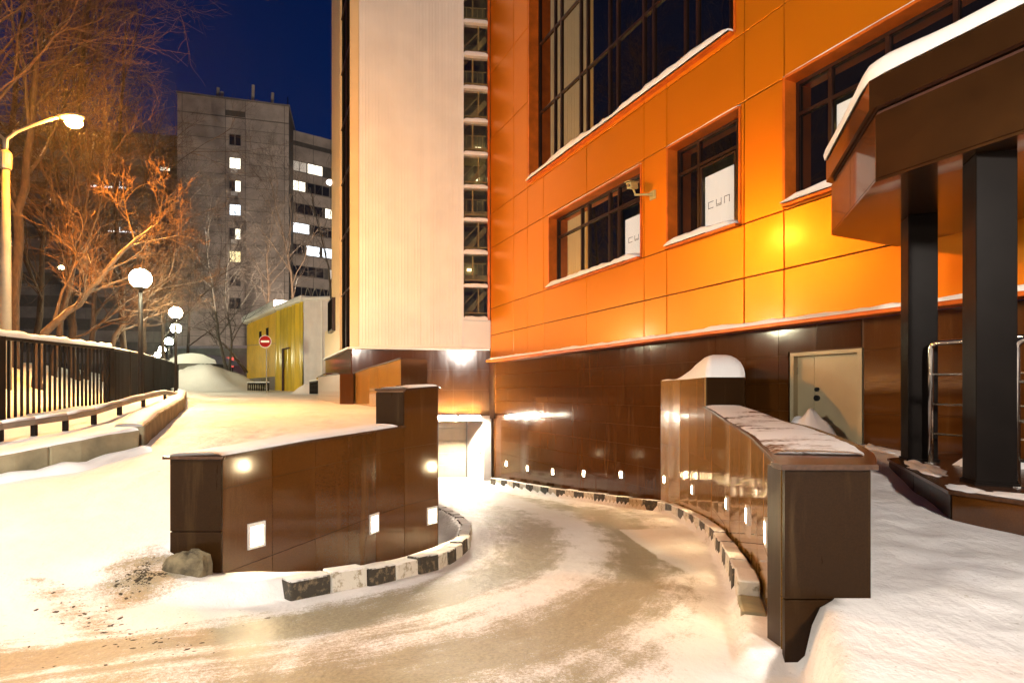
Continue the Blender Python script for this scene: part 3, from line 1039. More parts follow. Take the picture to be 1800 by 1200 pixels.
def tile_wall(P, Nn, z0f, z1f, course, th_, parent, mat, ref, proud=.02, gap=.004):
    """one stone per path step and course on the ramp side; courses hang from ref(i)"""
    for i in range(len(P) - 1):
        a, b = P[i], P[i+1]
        d = (b - a).normalized() * (gap / 2)
        a2, b2 = a + d, b - d
        k = 0
        while k < 8:
            top_a = ref(i) - (k * course if k == 0 else first + (k - 1) * course) if False else None
            k += 1
            break
        levels_a = [z1f(i)]; levels_b = [z1f(i+1)]
        za = ref(i); zb_ = ref(i+1)
        while za > z0f(i) + .05:
            if za < z1f(i) - .05:
                levels_a.append(za); levels_b.append(zb_)
            za -= course; zb_ -= course
        levels_a.append(z0f(i)); levels_b.append(z0f(i+1))
        for k in range(len(levels_a) - 1):
            ta, ba, tb_, bb = levels_a[k] - gap / 2, levels_a[k+1] + gap / 2, levels_b[k] - gap / 2, levels_b[k+1] + gap / 2
            n0 = Nn[i]; n1 = Nn[i+1]; pr = proud + R.uniform(-.001, .001)
            p = lambda q, n_, o, z: Vector((q.x + n_.x * o, q.y + n_.y * o, z))
            MB().hexa([p(a2, n0, pr, ba), p(b2, n1, pr, bb), p(b2, n1, .001, bb), p(a2, n0, .001, ba), p(a2, n0, pr, ta), p(b2, n1, pr, tb_), p(b2, n1, .001, tb_), p(a2, n0, .001, ta)]).build('tile', mat, parent)

# --- left wall: low run, raised end pier, run back to the tower
lw = thing('ramp_wall', (-2.07, 4.03, -1.43), 'polished brown granite wall with square step lights on the left of the ramp', 'wall')
Pl = resample([p for p in LW if p[0] <= 6.33], .42)
Nl = normals(Pl, 1)            # towards the ramp
Nl[0] = Vector((1, 0))
ztopL = lambda Y: interp([(4.03, -.455), (4.72, -.40), (5.63, -.375), (6.1, -.345), (6.4, -.33)], Y)
iP = next(i for i, p in enumerate(Pl) if p.y > 5.85)
Plow = Pl[:iP + 1]; Pup = Pl[iP:]
zb = lambda P: (lambda i: terrain(P[i].x + .05, P[i].y)[0] - .4)
c1 = strip_solid(Plow, Nl[:iP + 1], -.335, 0, lambda i: -1.95, lambda i: ztopL(Plow[i].y) - .02).build('core', 'grout', lw)
tile_wall(Plow, Nl[:iP + 1], lambda i: -1.95, lambda i: ztopL(Plow[i].y) - .02, .60, .6, c1, 'granite_brown', lambda i: ztopL(Plow[i].y) - .235)
cap1 = strip_solid(Plow, Nl[:iP + 1], -.375, .045, lambda i: ztopL(Plow[i].y) - .02, lambda i: ztopL(Plow[i].y)).build('coping', 'cap_stone', lw)
# end face towards the viewer
a = Pl[0] - Nl[0] * .335 + Vector((0, .02)); b = Pl[0] + Nl[0] * .0235 + Vector((0, .02))
fr = Vector((-Nl[0].y, Nl[0].x)) * -1
if fr.y > 0: fr = -fr
for z0, z1 in ((-1.95, -.99), (-.982, -.477)):
    q0 = a + fr * .04; q1 = b + fr * .04
    MB().hexa([(q0.x, q0.y, z0), (q1.x, q1.y, z0), (b.x, b.y, z0), (a.x, a.y, z0), (q0.x, q0.y, z1), (q1.x, q1.y, z1), (b.x, b.y, z1), (a.x, a.y, z1)]).build('tile', 'granite_shaded', c1)
q0 = a + fr * .065 - Nl[0] * .04; q1 = b + fr * .065 + Nl[0] * .025; zt = ztopL(4.03)
MB().hexa([(q0.x, q0.y, zt - .02), (q1.x, q1.y, zt - .02), (b.x + Nl[0].x * .025, b.y + Nl[0].y * .025, zt - .02), (a.x - Nl[0].x * .04, a.y - Nl[0].y * .04, zt - .02),
           (q0.x, q0.y, zt), (q1.x, q1.y, zt), (b.x + Nl[0].x * .025, b.y + Nl[0].y * .025, zt), (a.x - Nl[0].x * .04, a.y - Nl[0].y * .04, zt)]).build('coping', 'cap_stone', lw)
# snow lying level with the coping behind the wall
# raised pier
Pb = resample([p for p in LW if p[0] >= 6.32], .62)
Nb = normals(Pb, 1)
ztU = lambda Y: interp([(5.8, .015), (6.35, .065), (8, .08)], Y)
c2 = strip_solid(Pup, Nl[iP:], -.40, 0, lambda i: -2.0, lambda i: ztU(Pup[i].y) - .02).build('core', 'grout', lw)
tile_wall(Pup, Nl[iP:], lambda i: -2.0, lambda i: ztU(Pup[i].y) - .02, .60, .6, c2, 'granite_brown', lambda i: ztopL(Pup[i].y) - .235 + .60)
cap2 = strip_solid(Pup, Nl[iP:], -.44, .04, lambda i: ztU(Pup[i].y) - .02, lambda i: ztU(Pup[i].y)).build('coping', 'cap_stone', lw)
q = Pup[0]; n_ = Nl[iP]; t2 = Vector((-n_.y, n_.x)); t2 = t2 if t2.y < 0 else -t2
a = q - n_ * .40; b = q + n_ * .02
MB().hexa([(a.x + t2.x * .015, a.y + t2.y * .015, -.6), (b.x + t2.x * .015, b.y + t2.y * .015, -.6), (b.x, b.y, -.6), (a.x, a.y, -.6),
           (a.x + t2.x * .015, a.y + t2.y * .015, -.008), (b.x + t2.x * .015, b.y + t2.y * .015, -.008), (b.x, b.y, -.008), (a.x, a.y, -.008)]).build('tile', 'granite_shaded', c2)
# run back to the garage
c3 = strip_solid(Pb, Nb, -.40, 0, lambda i: -3.1, lambda i: interp([(6.3, .045), (9, .045), (9.01, -.2), (18, -.2)], Pb[i].y)).build('core', 'grout', lw)
tile_wall(Pb, Nb, lambda i: -3.1, lambda i: interp([(6.3, .045), (9, .045), (9.01, -.2), (18, -.2)], Pb[i].y), .60, .6, c3, 'granite_brown', lambda i: -.05)
cap3 = strip_solid(Pb, Nb, -.44, .04, lambda i: interp([(6.3, .046), (9, .046), (9.01, -.199), (18, -.199)], Pb[i].y), lambda i: interp([(6.3, .066), (9, .066), (9.01, -.18), (18, -.18)], Pb[i].y)).build('coping', 'cap_stone', lw)

def snow_run(P, Nn, o0, o1, zf, h, parent, seed, mat='snow_soft'):
    mb = MB()
    prof = [(0, 0), (.06, .6), (.2, .9), (.5, 1), (.8, .9), (.94, .6), (1, 0)]
    k = len(prof); rr = random.Random(seed); off = rr.random() * 30
    for i in range(len(P)):
        for a, b in prof:
            e = .5 * h * N3(P[i].x * 4, P[i].y * 4, off) if 0 < a < 1 else 0
            q = P[i] + Nn[i] * (lerp(o0, o1(i) if callable(o1) else o1, a) + .012 * N3(P[i].x * 7, P[i].y * 7, off + a))
            mb.v.append(Vector((q.x, q.y, zf(i) + max(.001, h * b + e) if b else zf(i) + .001)))
    for i in range(len(P) - 1):
        for j in range(k - 1):
            a = i * k + j
            mb.f.append((a, a + k, a + k + 1, a + 1))
    mb.f.append(tuple(range(k))[::-1]); mb.f.append(tuple((len(P) - 1) * k + j for j in range(k)))
    return mb.build('snow', mat, parent, smooth=True)
Pf = resample([p for p in LW if p[0] <= 6.33], .08); Nf = normals(Pf, 1)
for i in range(5): Nf[i] = Vector((1, 0)).lerp(Nf[5], i / 5).normalized()
m1 = [i for i, p in enumerate(Pf) if p.y < Pup[0].y - .03]
snow_run([Pf[i] for i in m1], [Nf[i] for i in m1], -.36, .02, lambda i: ztopL(Pf[i].y), .025, cap1, 4)
m2 = [i for i, p in enumerate(Pf) if p.y > Pup[0].y]
snow_run([Pf[i] for i in m2], [Nf[i] for i in m2], -.42, .02, lambda i: ztU(Pf[m2[0] + i].y), .02, cap2, 5)

# --- step lights
def step_light(pos, nrm, w_, h_, label, group):
    """recessed square light: pale frame and glowing lens"""
    n3 = Vector((nrm.x, nrm.y, 0)).normalized(); u3 = Vector((-n3.y, n3.x, 0)); z3 = Vector((0, 0, 1))
    t_ = thing('step_light', pos, label, 'light', group)
    mb = MB()
    def slab(u0, u1, z0, z1, d0, d1):
        p = lambda u, z, d: pos + u3 * u + z3 * z + n3 * d
        mb.hexa([p(u0, z0, d1), p(u1, z0, d1), p(u1, z0, d0), p(u0, z0, d0), p(u0, z1, d1), p(u1, z1, d1), p(u1, z1, d0), p(u0, z1, d0)])
    e = w_ * .14
    slab(-w_ / 2, -w_ / 2 + e, -h_ / 2, h_ / 2, -.01, .012); slab(w_ / 2 - e, w_ / 2, -h_ / 2, h_ / 2, -.01, .012)
    slab(-w_ / 2 + e, w_ / 2 - e, h_ / 2 - e * 1.4, h_ / 2, -.01, .012); slab(-w_ / 2 + e, w_ / 2 - e, -h_ / 2, -h_ / 2 + e, -.01, .012)
    mb.build('frame', 'white_metal', t_)
    mb = MB()
    slab(-w_ / 2 + e, w_ / 2 - e, -h_ / 2 + e, h_ / 2 - e * 1.4, -.008, .004)
    mb.build('lens', 'step_glow', t_)
    return t_
def wall_at(P, Nn, px):
    best = None
    for i in range(len(P) - 1):
        p = P[i].lerp(P[i+1], .5)
        d = abs(900 + 1000 * p.x / p.y - px)
        if best is None or d < best[0]: best = (d, i)
    i = best[1]
    d = (P[i+1] - P[i]).normalized()
    n = Nn[i] if Nn[i].dot(Vector((d.y, -d.x))) > 0 else Nn[i]
    return P[i].lerp(P[i+1], .5), n
for (px, py, lab) in ((447, 939, 'step light nearest the front corner of the left granite wall'), (654, 919, 'middle step light of the left granite wall'), (757, 905, 'step light at the raised end of the left granite wall')):
    for a, b in zip(Pl, Pl[1:]):
        if 900 + 1000 * a.x / a.y <= px <= 900 + 1000 * b.x / b.y:
            break
    d = (b - a).normalized(); n_ = Vector((d.y, -d.x))
    r_ = (px - 900) / F
    t_ = (r_ * a.y - a.x) / (d.x - r_ * d.y)
    p = a + d * t_
    pos = Vector((p.x + n_.x * .0215, p.y + n_.y * .0215, (688 - py) / F * p.y))
    step_light(pos, n_, .145, .19, lab, 'step lights along the ramp')

# --- right wall: curved, widening, with a pier against the building
rw = thing('ramp_wall', (1.4, 2.6, -1.2), 'curved polished granite wall with wide snowy coping on the right of the ramp', 'wall')
RWl = [p for p in RW if p[0] <= 7.9] + [(7.97, interp(RW, 7.97))]
Pr = resample(RWl, .45); Nr = normals(Pr, -1); Nr[0] = Vector((-1, 0))
ztR = lambda Y: interp([(2.5, -.325), (6.3, -.325), (7.2, -.26), (8, -.20)], Y)
thk = lambda Y: interp([(2.58, .385), (3.5, .50), (5.6, .60), (8, .50)], Y)
Prf = resample(RWl, .1); Nrf = normals(Prf, -1)
for i in range(6): Nrf[i] = Vector((-1, 0)).lerp(Nrf[6], i / 6).normalized()
cr_ = strip_solid(Prf, Nrf, lambda i: -thk(Prf[i].y), lambda i: 0, lambda i: -2.6, lambda i: ztR(Prf[i].y) - .022).build('core', 'granite_shaded', rw)
tile_wall(Pr, Nr, lambda i: min(-1.9, interp(ZRAMP, Pr[i].y) - .3), lambda i: ztR(Pr[i].y) - .022, .60, .6, cr_, 'granite_lit', lambda i: -.93)
capR = strip_solid(Prf, Nrf, lambda i: -thk(Prf[i].y) - .03, lambda i: .04, lambda i: ztR(Prf[i].y) - .022, lambda i: ztR(Prf[i].y)).build('coping', 'cap_stone', rw)
# end face of the wall
p0, n0 = Prf[0], Nrf[0]
a = Vector((p0.x - .02, p0.y)); b = Vector((p0.x + .365, p0.y - .0))
for z0, z1 in ((-.925, -.35), (-1.9, -.932)):
    MB().box(a.x, b.x, p0.y - .035, p0.y - .012, z0, z1).build('tile', 'granite_shaded', cr_)
MB().box(a.x + .01, b.x - .01, p0.y - .012, p0.y + .16, -1.9, -.35).build('core', 'granite_shaded', rw)
MB().box(a.x - .025, b.x + .02, p0.y - .06, p0.y + .05, -.3475, -.3235).build('coping', 'cap_stone', rw)
snow_run(Prf[4:], Nrf[4:], .015, lambda i: -thk(Prf[4 + i].y) + .02, lambda i: ztR(Prf[4 + i].y), .016, capR, 8, 'snow_thin')
# pier joined to the building
PPl = [p for p in RW if p[0] >= 7.95]
PPl = [(7.95, interp(RW, 7.95))] + [p for p in PPl if p[0] > 8.1]
Pp = resample(PPl, .55); Np = normals(Pp, -1)
pc = MB()
pin = [Vector((p.x, p.y)) for p in Pp]
front = pin[0]; frR = Vector((front.x + .56, front.y + .05))
back = Vector((xfac(9.0) + .1, 9.0))
poly = pin + [Vector((xfac(10.6) + .2, 10.6)), Vector((xfac(8.95) + .1, 8.95)), frR]
n = len(poly)
for zz in (-2.7, .20):
    for p in poly: pc.v.append(Vector((p.x, p.y, zz)))
for i in range(n):
    j = (i + 1) % n
    pc.f.append((i, j, n + j, n + i))
pc.f.append(tuple(range(n, 2 * n)))
pc = pc.build('pier', 'granite_shaded', rw)
tile_wall(Pp, Np, lambda i: -2.7, lambda i: .20, .60, .6, pc, 'granite_lit', lambda i: -.35)
# snow loaf on the pier
def loaf():
    cx = (front.x + back.x) / 2 + .02; cy = 8.75
    mb = MB()
    ring = poly
    c = Vector((0, 0)); 
    for p in ring: c += p
    c = Vector((3.08, 8.6))
    # work in the frame of the pier: outline inset by f, height by f
    M = 24
    out = []
    dense = []
    for i in range(n):
        a, b = ring[i], ring[(i+1) % n]
        for k in range(6): dense.append(a.lerp(b, k / 6))
    levels = [(1.0, 0), (.995, .09), (.95, .18), (.86, .27), (.72, .345), (.54, .40), (.33, .43), (.12, .44)]
    for f, h in levels:
        for p in dense:
            q = c.lerp(p, f)
            lean = sm((q.y - 8.0) / 2.6)
            hh = h * (1 - .95 * sm((q.y - 8.5) / 1.6)) * .80
            mb.v.append(Vector((q.x, q.y, .201 + hh + (.02 * N3(q.x * 3, q.y * 3) if h else 0))))
    m = len(dense)
    for i in range(len(levels) - 1):
        for j in range(m):
            k = (j + 1) % m
            mb.f.append((i * m + j, i * m + k, (i + 1) * m + k, (i + 1) * m + j))
    mb.f.append(tuple((len(levels) - 1) * m + j for j in range(m)))
    o = mb.build('snow_mound', 'snow_soft', None, smooth=True)
    return tag(o, 'smooth rounded loaf of snow on the granite pier', 'snow')
loaf()
# step lights of the right side
labs = ['step light in the granite base next to the white garage post', 'second step light from the white garage post', 'third step light from the white garage post', 'fourth step light from the white garage post', 'fifth step light from the white garage post']
for (px, py), lab in zip(((885, 815), (922, 823), (966, 829), (1020, 832), (1085, 834)), labs):
    s = FA.s(px)
    p = FA.pt(s, FA.z(px, py), -.099)
    step_light(p, FA.n, .12, .16, lab, 'step lights along the ramp')
Pall = Pr + Pp[1:]; Nall = Nr + Np[1:]
for (px, py, lab) in ((1166, 842, 'step light at the foot of the pier where the curved wall begins'), (1222, 860, 'step light on the curved wall just in front of the pier'), (1279, 884, 'step light on the middle of the curved right wall'), (1318, 905, 'step light on the nearer half of the curved right wall'), (1356, 935, 'step light nearest the free end of the curved right wall')):
    p, n_ = wall_at(Pall, Nall, px)
    pos = Vector((p.x + n_.x * .022, p.y + n_.y * .022, max((688 - py) / F * p.y, interp(ZRAMP, p.y) + .35)))
    step_light(pos, n_, .11, .15, lab, 'step lights along the ramp')

# ------------------------------------------------------------------ painted curbs
def curb(pts, name, label, stone=.42, h=.14, wdt=.16, skip=0, side=1):
    P = resample(pts, stone); Nn = normals(P, side)
    t_ = thing(name, (P[0].x, P[0].y, terrain(P[0].x, P[0].y)[0]), label, 'curb', 'painted curbs of the ramp')
    for i in range(len(P) - 1):
        d = (P[i+1] - P[i]).normalized() * .006
        a, b = P[i] + d, P[i+1] - d
        za = interp(ZRAMP, a.y); zb2 = interp(ZRAMP, b.y)
        if side < 0 and a.y < 2.95: continue
        hh = (h if a.y > 3.3 or side > 0 else .09) + R.uniform(-.012, .012); o = R.uniform(-.008, .008)
        p = lambda q, n_, k, z: Vector((q.x + n_.x * (k + o), q.y + n_.y * (k + o), z))
        n0, n1 = Nn[i], Nn[i+1]
        MB().hexa([p(a, n0, 0, za - .15), p(b, n1, 0, zb2 - .15), p(b, n1, -wdt, zb2 - .15), p(a, n0, -wdt, za - .15), p(a, n0, -.01, za + hh), p(b, n1, -.01, zb2 + hh), p(b, n1, -wdt, zb2 + hh), p(a, n0, -wdt, za + hh)]).build('curb_stone', ('concrete' if a.y < 3.3 and side < 0 else 'curb_black') if i % 2 == 0 else ('concrete' if a.y < 3.3 and side < 0 else 'curb_white'), t_, bevel=.012)
    return t_
curb([p for p in CL if p[0] >= 3.6], 'curb', 'black and white painted curb round the left wall', .30, .135, .14, side=1)
curb([(Y, xcr(Y)) for Y in [1.6 + .4 * i for i in range(40)]], 'curb', 'black and white painted curb along the curved right wall', .40, .19, .14, side=-1)

# ------------------------------------------------------------------ entrance canopy, platform, columns, rails
ch = Vector((.336, .942)).normalized()
perp = Vector((.904, .4276))
P1 = Vector((2.99, 4.68)); P2 = Vector((3.52, 6.27))
def to_fac(p):
    t = (7.806 - .473 * p.y - p.x) / (perp.x + .473 * perp.y)
    return p + perp * t
cano = thing('entrance_canopy', (4.4, 4.5, 1.73), 'bronze panelled entrance canopy with chamfered corner and thick snow along its edge', 'canopy')
P0 = P1 + FD * 9.0
def prism(poly, z0, z1):
    mb = MB(); n = len(poly)
    for z in (z0, z1):
        for p in poly: mb.v.append(Vector((p.x, p.y, z)))
    for i in range(n):
        j = (i + 1) % n
        mb.f.append((i, j, n + j, n + i))
    mb.f.append(tuple(range(n))[::-1]); mb.f.append(tuple(range(n, 2 * n)))
    return mb
def outset(P1_, P2_, d):
    nf = Vector((-.904, -.4276)); nc = Vector((-ch.y, ch.x))
    # intersection of the shifted fascia line and the shifted chamfer line
    a = P1_ + nf * d; b = P1_ + nc * d
    den = FD.x * ch.y - FD.y * ch.x
    t = ((b.x - a.x) * ch.y - (b.y - a.y) * ch.x) / den
    q1 = a + FD * t
    q2 = P2_ + nc * d
    return q1, q2
i1, i2 = outset(P1, P2, -.02)
prism([i1 + FD * 9, i1, i2, to_fac(i2), to_fac(i1 + FD * 9)], 1.745, 2.30).build('core', 'panel_gap', cano)
prism([P1 + FD * 9, P1, P2, to_fac(P2), to_fac(P1 + FD * 9)], 1.722, 1.744).build('soffit', 'bronze', cano)
FW = Wall((P1.x, P1.y), (P1.x + FD.x, P1.y + FD.y))
CW = Wall((P1.x, P1.y), (P2.x, P2.y))
Lc = (P2 - P1).length
for a, b in ((.004, 1.0), (1.01, 2.5), (2.51, 4.0), (4.01, 5.5)):
    FW.piece('fascia_panel', 'bronze', cano, a, b, 1.75, 2.27, -.018, 0)
for a, b in ((.004, Lc * .5 - .004), (Lc * .5 + .004, Lc)):
    CW.piece('fascia_panel', 'bronze', cano, a, b, 1.75, 2.27, -.018, 0)
o1, o2 = outset(P1, P2, .05)
prism([o1 + FD * 9, o1, o2, to_fac(o2), to_fac(o1 + FD * 9)], 2.31, 2.55).build('upper_fascia', 'bronze', cano)
e1, e2 = outset(P1, P2, .02)
# snow roll on the canopy edge
mb = MB()
pathS = [o1 + FD * 9] + [o1 + FD * (9 - i * .15) for i in range(1, 59)] + [o1 + FD * .12, o1 + FD * .02 + ch * .03, o1 + ch * .15] + [o1.lerp(o2, (i + 1) / 12) for i in range(1, 12)]
Nn_ = []
for i in range(len(pathS)):
    d = (pathS[min(i+1, len(pathS)-1)] - pathS[max(i-1, 0)]).normalized()
    v = Vector((d.y, -d.x)); v = v if v.dot(Vector((-.9, -.3))) > 0 else -v
    Nn_.append(v)
prof = [(.015, 0), (.03, .05), (.01, .11), (-.06, .155), (-.2, .17), (-.6, .16), (-1.3, .12)]
for i, p in enumerate(pathS):
    e = 1 + .25 * N3(p.x * 1.5, p.y * 1.5, 4)
    for a, b in prof:
        q = p + Nn_[i] * a
        mb.v.append(Vector((q.x, q.y, 2.551 + b * e)))
k = len(prof)
for i in range(len(pathS) - 1):
    for j in range(k - 1):
        a = i * k + j
        mb.f.append((a, a + k, a + k + 1, a + 1))
mb.f.append(tuple((len(pathS) - 1) * k + j for j in range(k)))
mb.build('snow', 'snow_soft', cano, smooth=True)

plat = thing('entrance_platform', (3.6, 4.6, -.9), 'low dark stone entrance platform with scraped snow on its edge', 'platform')
Q1 = Vector((3.03, 3.91)); Q2 = Vector((3.86, 5.8))
chq = (Q2 - Q1).normalized()
prism([Q1 + FD * 8, Q1, Q2, to_fac(Q2), to_fac(Q1 + FD * 8)], -1.4, -.705).build('core', 'granite_shaded', plat)
def inset(d):
    nf = Vector((-.904, -.4276)); nc = Vector((-chq.y, chq.x))
    a = Q1 + nf * d; b = Q1 + nc * d
    den = FD.x * chq.y - FD.y * chq.x
    t = ((b.x - a.x) * chq.y - (b.y - a.y) * chq.x) / den
    return a + FD * t, Q2 + nc * d
s1_, s2_ = inset(.03)
prism([s1_ + FD * 8, s1_, s2_, to_fac(s2_), to_fac(s1_ + FD * 8)], -.704, -.68).build('paving', 'cap_stone', plat)
PW = Wall((Q1.x, Q1.y), (Q2.x, Q2.y)); PF = Wall((Q1.x, Q1.y), (Q1.x + FD.x, Q1.y + FD.y))
Lq = (Q2 - Q1).length
for i in range(4):
    PW.piece('face_tile', 'concrete' if False else 'granite_shaded', plat, Lq * i / 4 + .003, Lq * (i + 1) / 4 - .003, -1.3, -.708, .001, .014)
for i in range(6):
    PF.piece('face_tile', 'granite_brown', plat, i * .6 + .003, i * .6 + .597, -1.3, -.708, .001, .014)
# scraped snow patches on the platform
rr = random.Random(5)
def patch(c, rx, ry, h, ang, parent, seed, mat='snow'):
    mb = MB(); nr, na = 5, 22
    rnd = random.Random(seed); off = rnd.random() * 40
    mb.v.append(Vector((c[0], c[1], c[2] + h)))
    for i in range(1, nr + 1):
        for j in range(na):
            a = 2 * pi * j / na
            f = i / nr
            rad = f * (1 + .45 * N3(cos(a) * 1.6, sin(a) * 1.6, off) + .25 * N3(cos(a) * 4, sin(a) * 4, off))
            x = rx * rad * cos(a); y = ry * rad * sin(a)
            X = c[0] + x * cos(ang) - y * sin(ang); Y = c[1] + x * sin(ang) + y * cos(ang)
            z = c[2] + (h * (1 - f ** 2.2) * (1 + .5 * N3(X * 5, Y * 5, off)) if i < nr else .0)
            mb.v.append(Vector((X, Y, z)))
    for j in range(na):
        mb.f.append((0, 1 + j, 1 + (j + 1) % na))
    for i in range(nr - 1):
        for j in range(na):
            a = 1 + i * na + j; b = 1 + i * na + (j + 1) % na
            mb.f.append((a, a + na, b + na, b))
    return mb.build('snow', mat, parent, smooth=True)
chang = math.atan2(chq.y, chq.x)
for i in range(7):
    t_ = rr.uniform(.05, .95); d = rr.uniform(.06, .2)
    c = Q1.lerp(Q2, t_) + Vector((chq.y, -chq.x)) * d
    patch((c.x, c.y, -.679), rr.uniform(.12, .35), rr.uniform(.04, .10), .015, chang, plat, i)
for i in range(4):
    c = Q1 + FD * rr.uniform(.1, 1.2) + Vector((.904, .4276)) * rr.uniform(.08, .2)
    patch((c.x, c.y, -.679), .3, .07, .012, math.atan2(FD.y, FD.x), plat, 30 + i)
c = Q2 + Vector((chq.y, -chq.x)) * .75 - chq * .35
patch((c.x, c.y, -.679), .34, .2, .12, 0, plat, 71)

cdir = ch; cperp = Vector((ch.y, -ch.x))
for i, (cx, cy, lab) in enumerate(((3.36, 4.12, 'thick dark square canopy column nearest the platform corner'), (3.88, 5.57, 'thick dark square canopy column at the far edge of the platform'))):
    o = thing('canopy_column', (cx, cy, -.68), lab, 'column', 'columns under the entrance canopy')
    a = Vector((cx, cy)); wd = .245
    q = [a, a + cperp * wd, a + cperp * wd + cdir * wd, a + cdir * wd]
    prism(q, -.679, 1.721).build('shaft', 'column_metal', o, bevel=.006)
    q = [a - cperp * .012 - cdir * .012, a + cperp * (wd + .012) - cdir * .012, a + cperp * (wd + .012) + cdir * (wd + .012), a - cperp * .012 + cdir * (wd + .012)]
    prism(q, -.6795, -.655).build('foot_trim', 'column_metal', o)

def railing(p, L, h, label):
    o = thing('handrail', (p.x, p.y, -.68), label, 'railing', 'steel handrails on the platform')
    n = FD
    top = -.68 + h
    r = .06
    def at(t, z): return Vector((p.x + n.x * t, p.y + n.y * t, z))
    arc = [at(r * (1 - cos(a)), top - r + r * sin(a)) for a in [pi / 2 * i / 6 for i in range(7)]]
    MB().tube([at(0, -.679)] + arc + [at(L, top)], .024, 12).build('top_rail', 'steel', o, smooth=True)
    for t in [1.2 * i for i in range(1, int(L / 1.2) + 1)]:
        MB().tube([at(t, -.679), at(t, top - .02)], .022, 12).build('post', 'steel', o, smooth=True)
    for z in (top - .30, top - .58, top - .86):
        MB().tube([at(.02, z), at(L, z)], .011, 8).build('cross_bar', 'steel', o, smooth=True)
    for t in [0] + [1.2 * i for i in range(1, int(L / 1.2) + 1)]:
        c = at(t, -.679)
        MB().lathe(c, [(.05, 0), (.05, .008), (.03, .014)], 14).build('flange', 'steel', o)
railing(Vector((3.99, 5.42)), 2.6, 1.14, 'steel handrail standing between the two dark columns')
railing(Vector((3.60, 4.06)), 2.4, 1.05, 'steel handrail running out of the picture beside the near column')

# snow drift at the service door
def heap(name, c, rx, ry, h, ang, seed, label, cat='snow', mat='snow', rough=.5, na=40, nr=14):
    mb = MB(); off = seed * 3.7
    mb.v.append(Vector((c[0], c[1], c[2] + h)))
    for i in range(1, nr + 1):
        f = i / nr
        for j in range(na):
            a = 2 * pi * j / na
            rad = f * (1 + .3 * N3(cos(a) * 1.5, sin(a) * 1.5, off))
            x = rx * rad * cos(a); y = ry * rad * sin(a)
            X = c[0] + x * cos(ang) - y * sin(ang); Y = c[1] + x * sin(ang) + y * cos(ang)
            z = h * (cos(f * pi) * .5 + .5) * (1 + rough * N3(X / rx * 2.2, Y / ry * 2.2, off)) - .15 * f + rough * h * .12 * N3(X * 6, Y * 6, off)
            mb.v.append(Vector((X, Y, c[2] + z)))
    for j in range(na):
        mb.f.append((0, 1 + j, 1 + (j + 1) % na))
    for i in range(nr - 1):
        for j in range(na):
            a = 1 + i * na + j; b = 1 + i * na + (j + 1) % na
            mb.f.append((a, a + na, b + na, b))
    o = mb.build(name, mat, None, smooth=True)
    return tag(o, label, cat)
c = FA.pt(FA.s(1440), -.72, .22)
heap('snow_drift', (c.x, c.y, -.72), .75, .32, .42, math.atan2(FA.d.y, FA.d.x), 3, 'rough drift of shovelled snow against the cream door', rough=.5)
c = FA.pt(FA.s(1545), -.75, .2)
heap('snow_drift', (c.x, c.y, -.78), .9, .3, .16, math.atan2(FA.d.y, FA.d.x), 5, 'low ridge of snow along the granite base right of the cream door', rough=.5)
c = FA.pt(FA.s(1345), -.6, .3)
heap('snow_drift', (c.x, c.y, -.72), .6, .35, .25, math.atan2(FA.d.y, FA.d.x), 6, 'snow bank between the cream door and the pier', rough=.5)

# broken concrete stub and thawed soil by the left wall
mb = MB()
cx, cy = -2.24, 3.90
prof_ = [(-1.7, 1.25), (-1.4, 1.15), (-1.28, 1.06), (-1.19, .98), (-1.125, .82), (-1.10, .5), (-1.095, .15)]
for z, sc_ in prof_:
    for k in range(24):
        a = 2 * pi * k / 24
        sq = 1 / max(abs(cos(a)), abs(sin(a)))
        rx = .145 * min(sq, 1.25) * sc_ * (1 + .22 * N3(cos(a) * 1.8, sin(a) * 1.8, z * 5) + .12 * N3(cos(a) * 5, sin(a) * 5, z * 14))
        mb.v.append(Vector((cx + rx * cos(a) + (z + 1.2) * .25, cy + rx * .62 * sin(a), z + .035 * N3(cos(a) * 3, sin(a) * 3, z * 9))))
for i in range(len(prof_) - 1):
    for k in range(24):
        mb.f.append((i * 24 + k, i * 24 + (k+1) % 24, (i+1) * 24 + (k+1) % 24, (i+1) * 24 + k))
mb.f.append(tuple((len(prof_) - 1) * 24 + k for k in range(24)))
tag(mb.build('concrete_stub', 'mossy_concrete'), 'broken mossy concrete stub at the foot of the left granite wall', 'concrete block')
mb = MB(); rr = random.Random(9)
for i in range(420):
    q = rr.random()
    if q < .6:
        x = rr.gauss(-2.40, .06); y = rr.gauss(3.74, .10)
    elif q < .9:
        t_ = rr.random(); x = lerp(-2.75, -1.75, t_) + rr.gauss(0, .10); y = lerp(3.45, 2.85, t_) + rr.gauss(0, .07)
    else:
        x = rr.uniform(-3.2, -1.4); y = rr.uniform(2.6, 3.4)
    if y > 3.96 or (x > -2.42 and y > 3.78): continue
    r_ = min(.018, .0022 + rr.expovariate(1 / .0026))
    z = terrain(x, y)[0] - r_ * .25
    st = len(mb.v); ang = rr.uniform(0, pi)
    for (k, zz) in ((6, -.3), (6, .25)):
        for a in range(6):
            th_ = 2 * pi * a / 6
            k_ = r_ * rr.uniform(.7, 1.3)
            dx = cos(th_) * k_ * 1.7; dy = sin(th_) * k_ * .9
            mb.v.append(Vector((x + dx * cos(ang) - dy * sin(ang), y + dx * sin(ang) + dy * cos(ang), z + zz * r_)))
    mb.v.append(Vector((x, y, z + r_ * .7)))
    for a in range(6):
        b = (a + 1) % 6
        mb.f.append((st + a, st + b, st + 6 + b, st + 6 + a)); mb.f.append((st + 6 + a, st + 6 + b, st + 12))
struct(mb.build('soil_clods', 'soil'), 'stuff', 'dark clods of thawed soil strewn over the snow', 'soil')

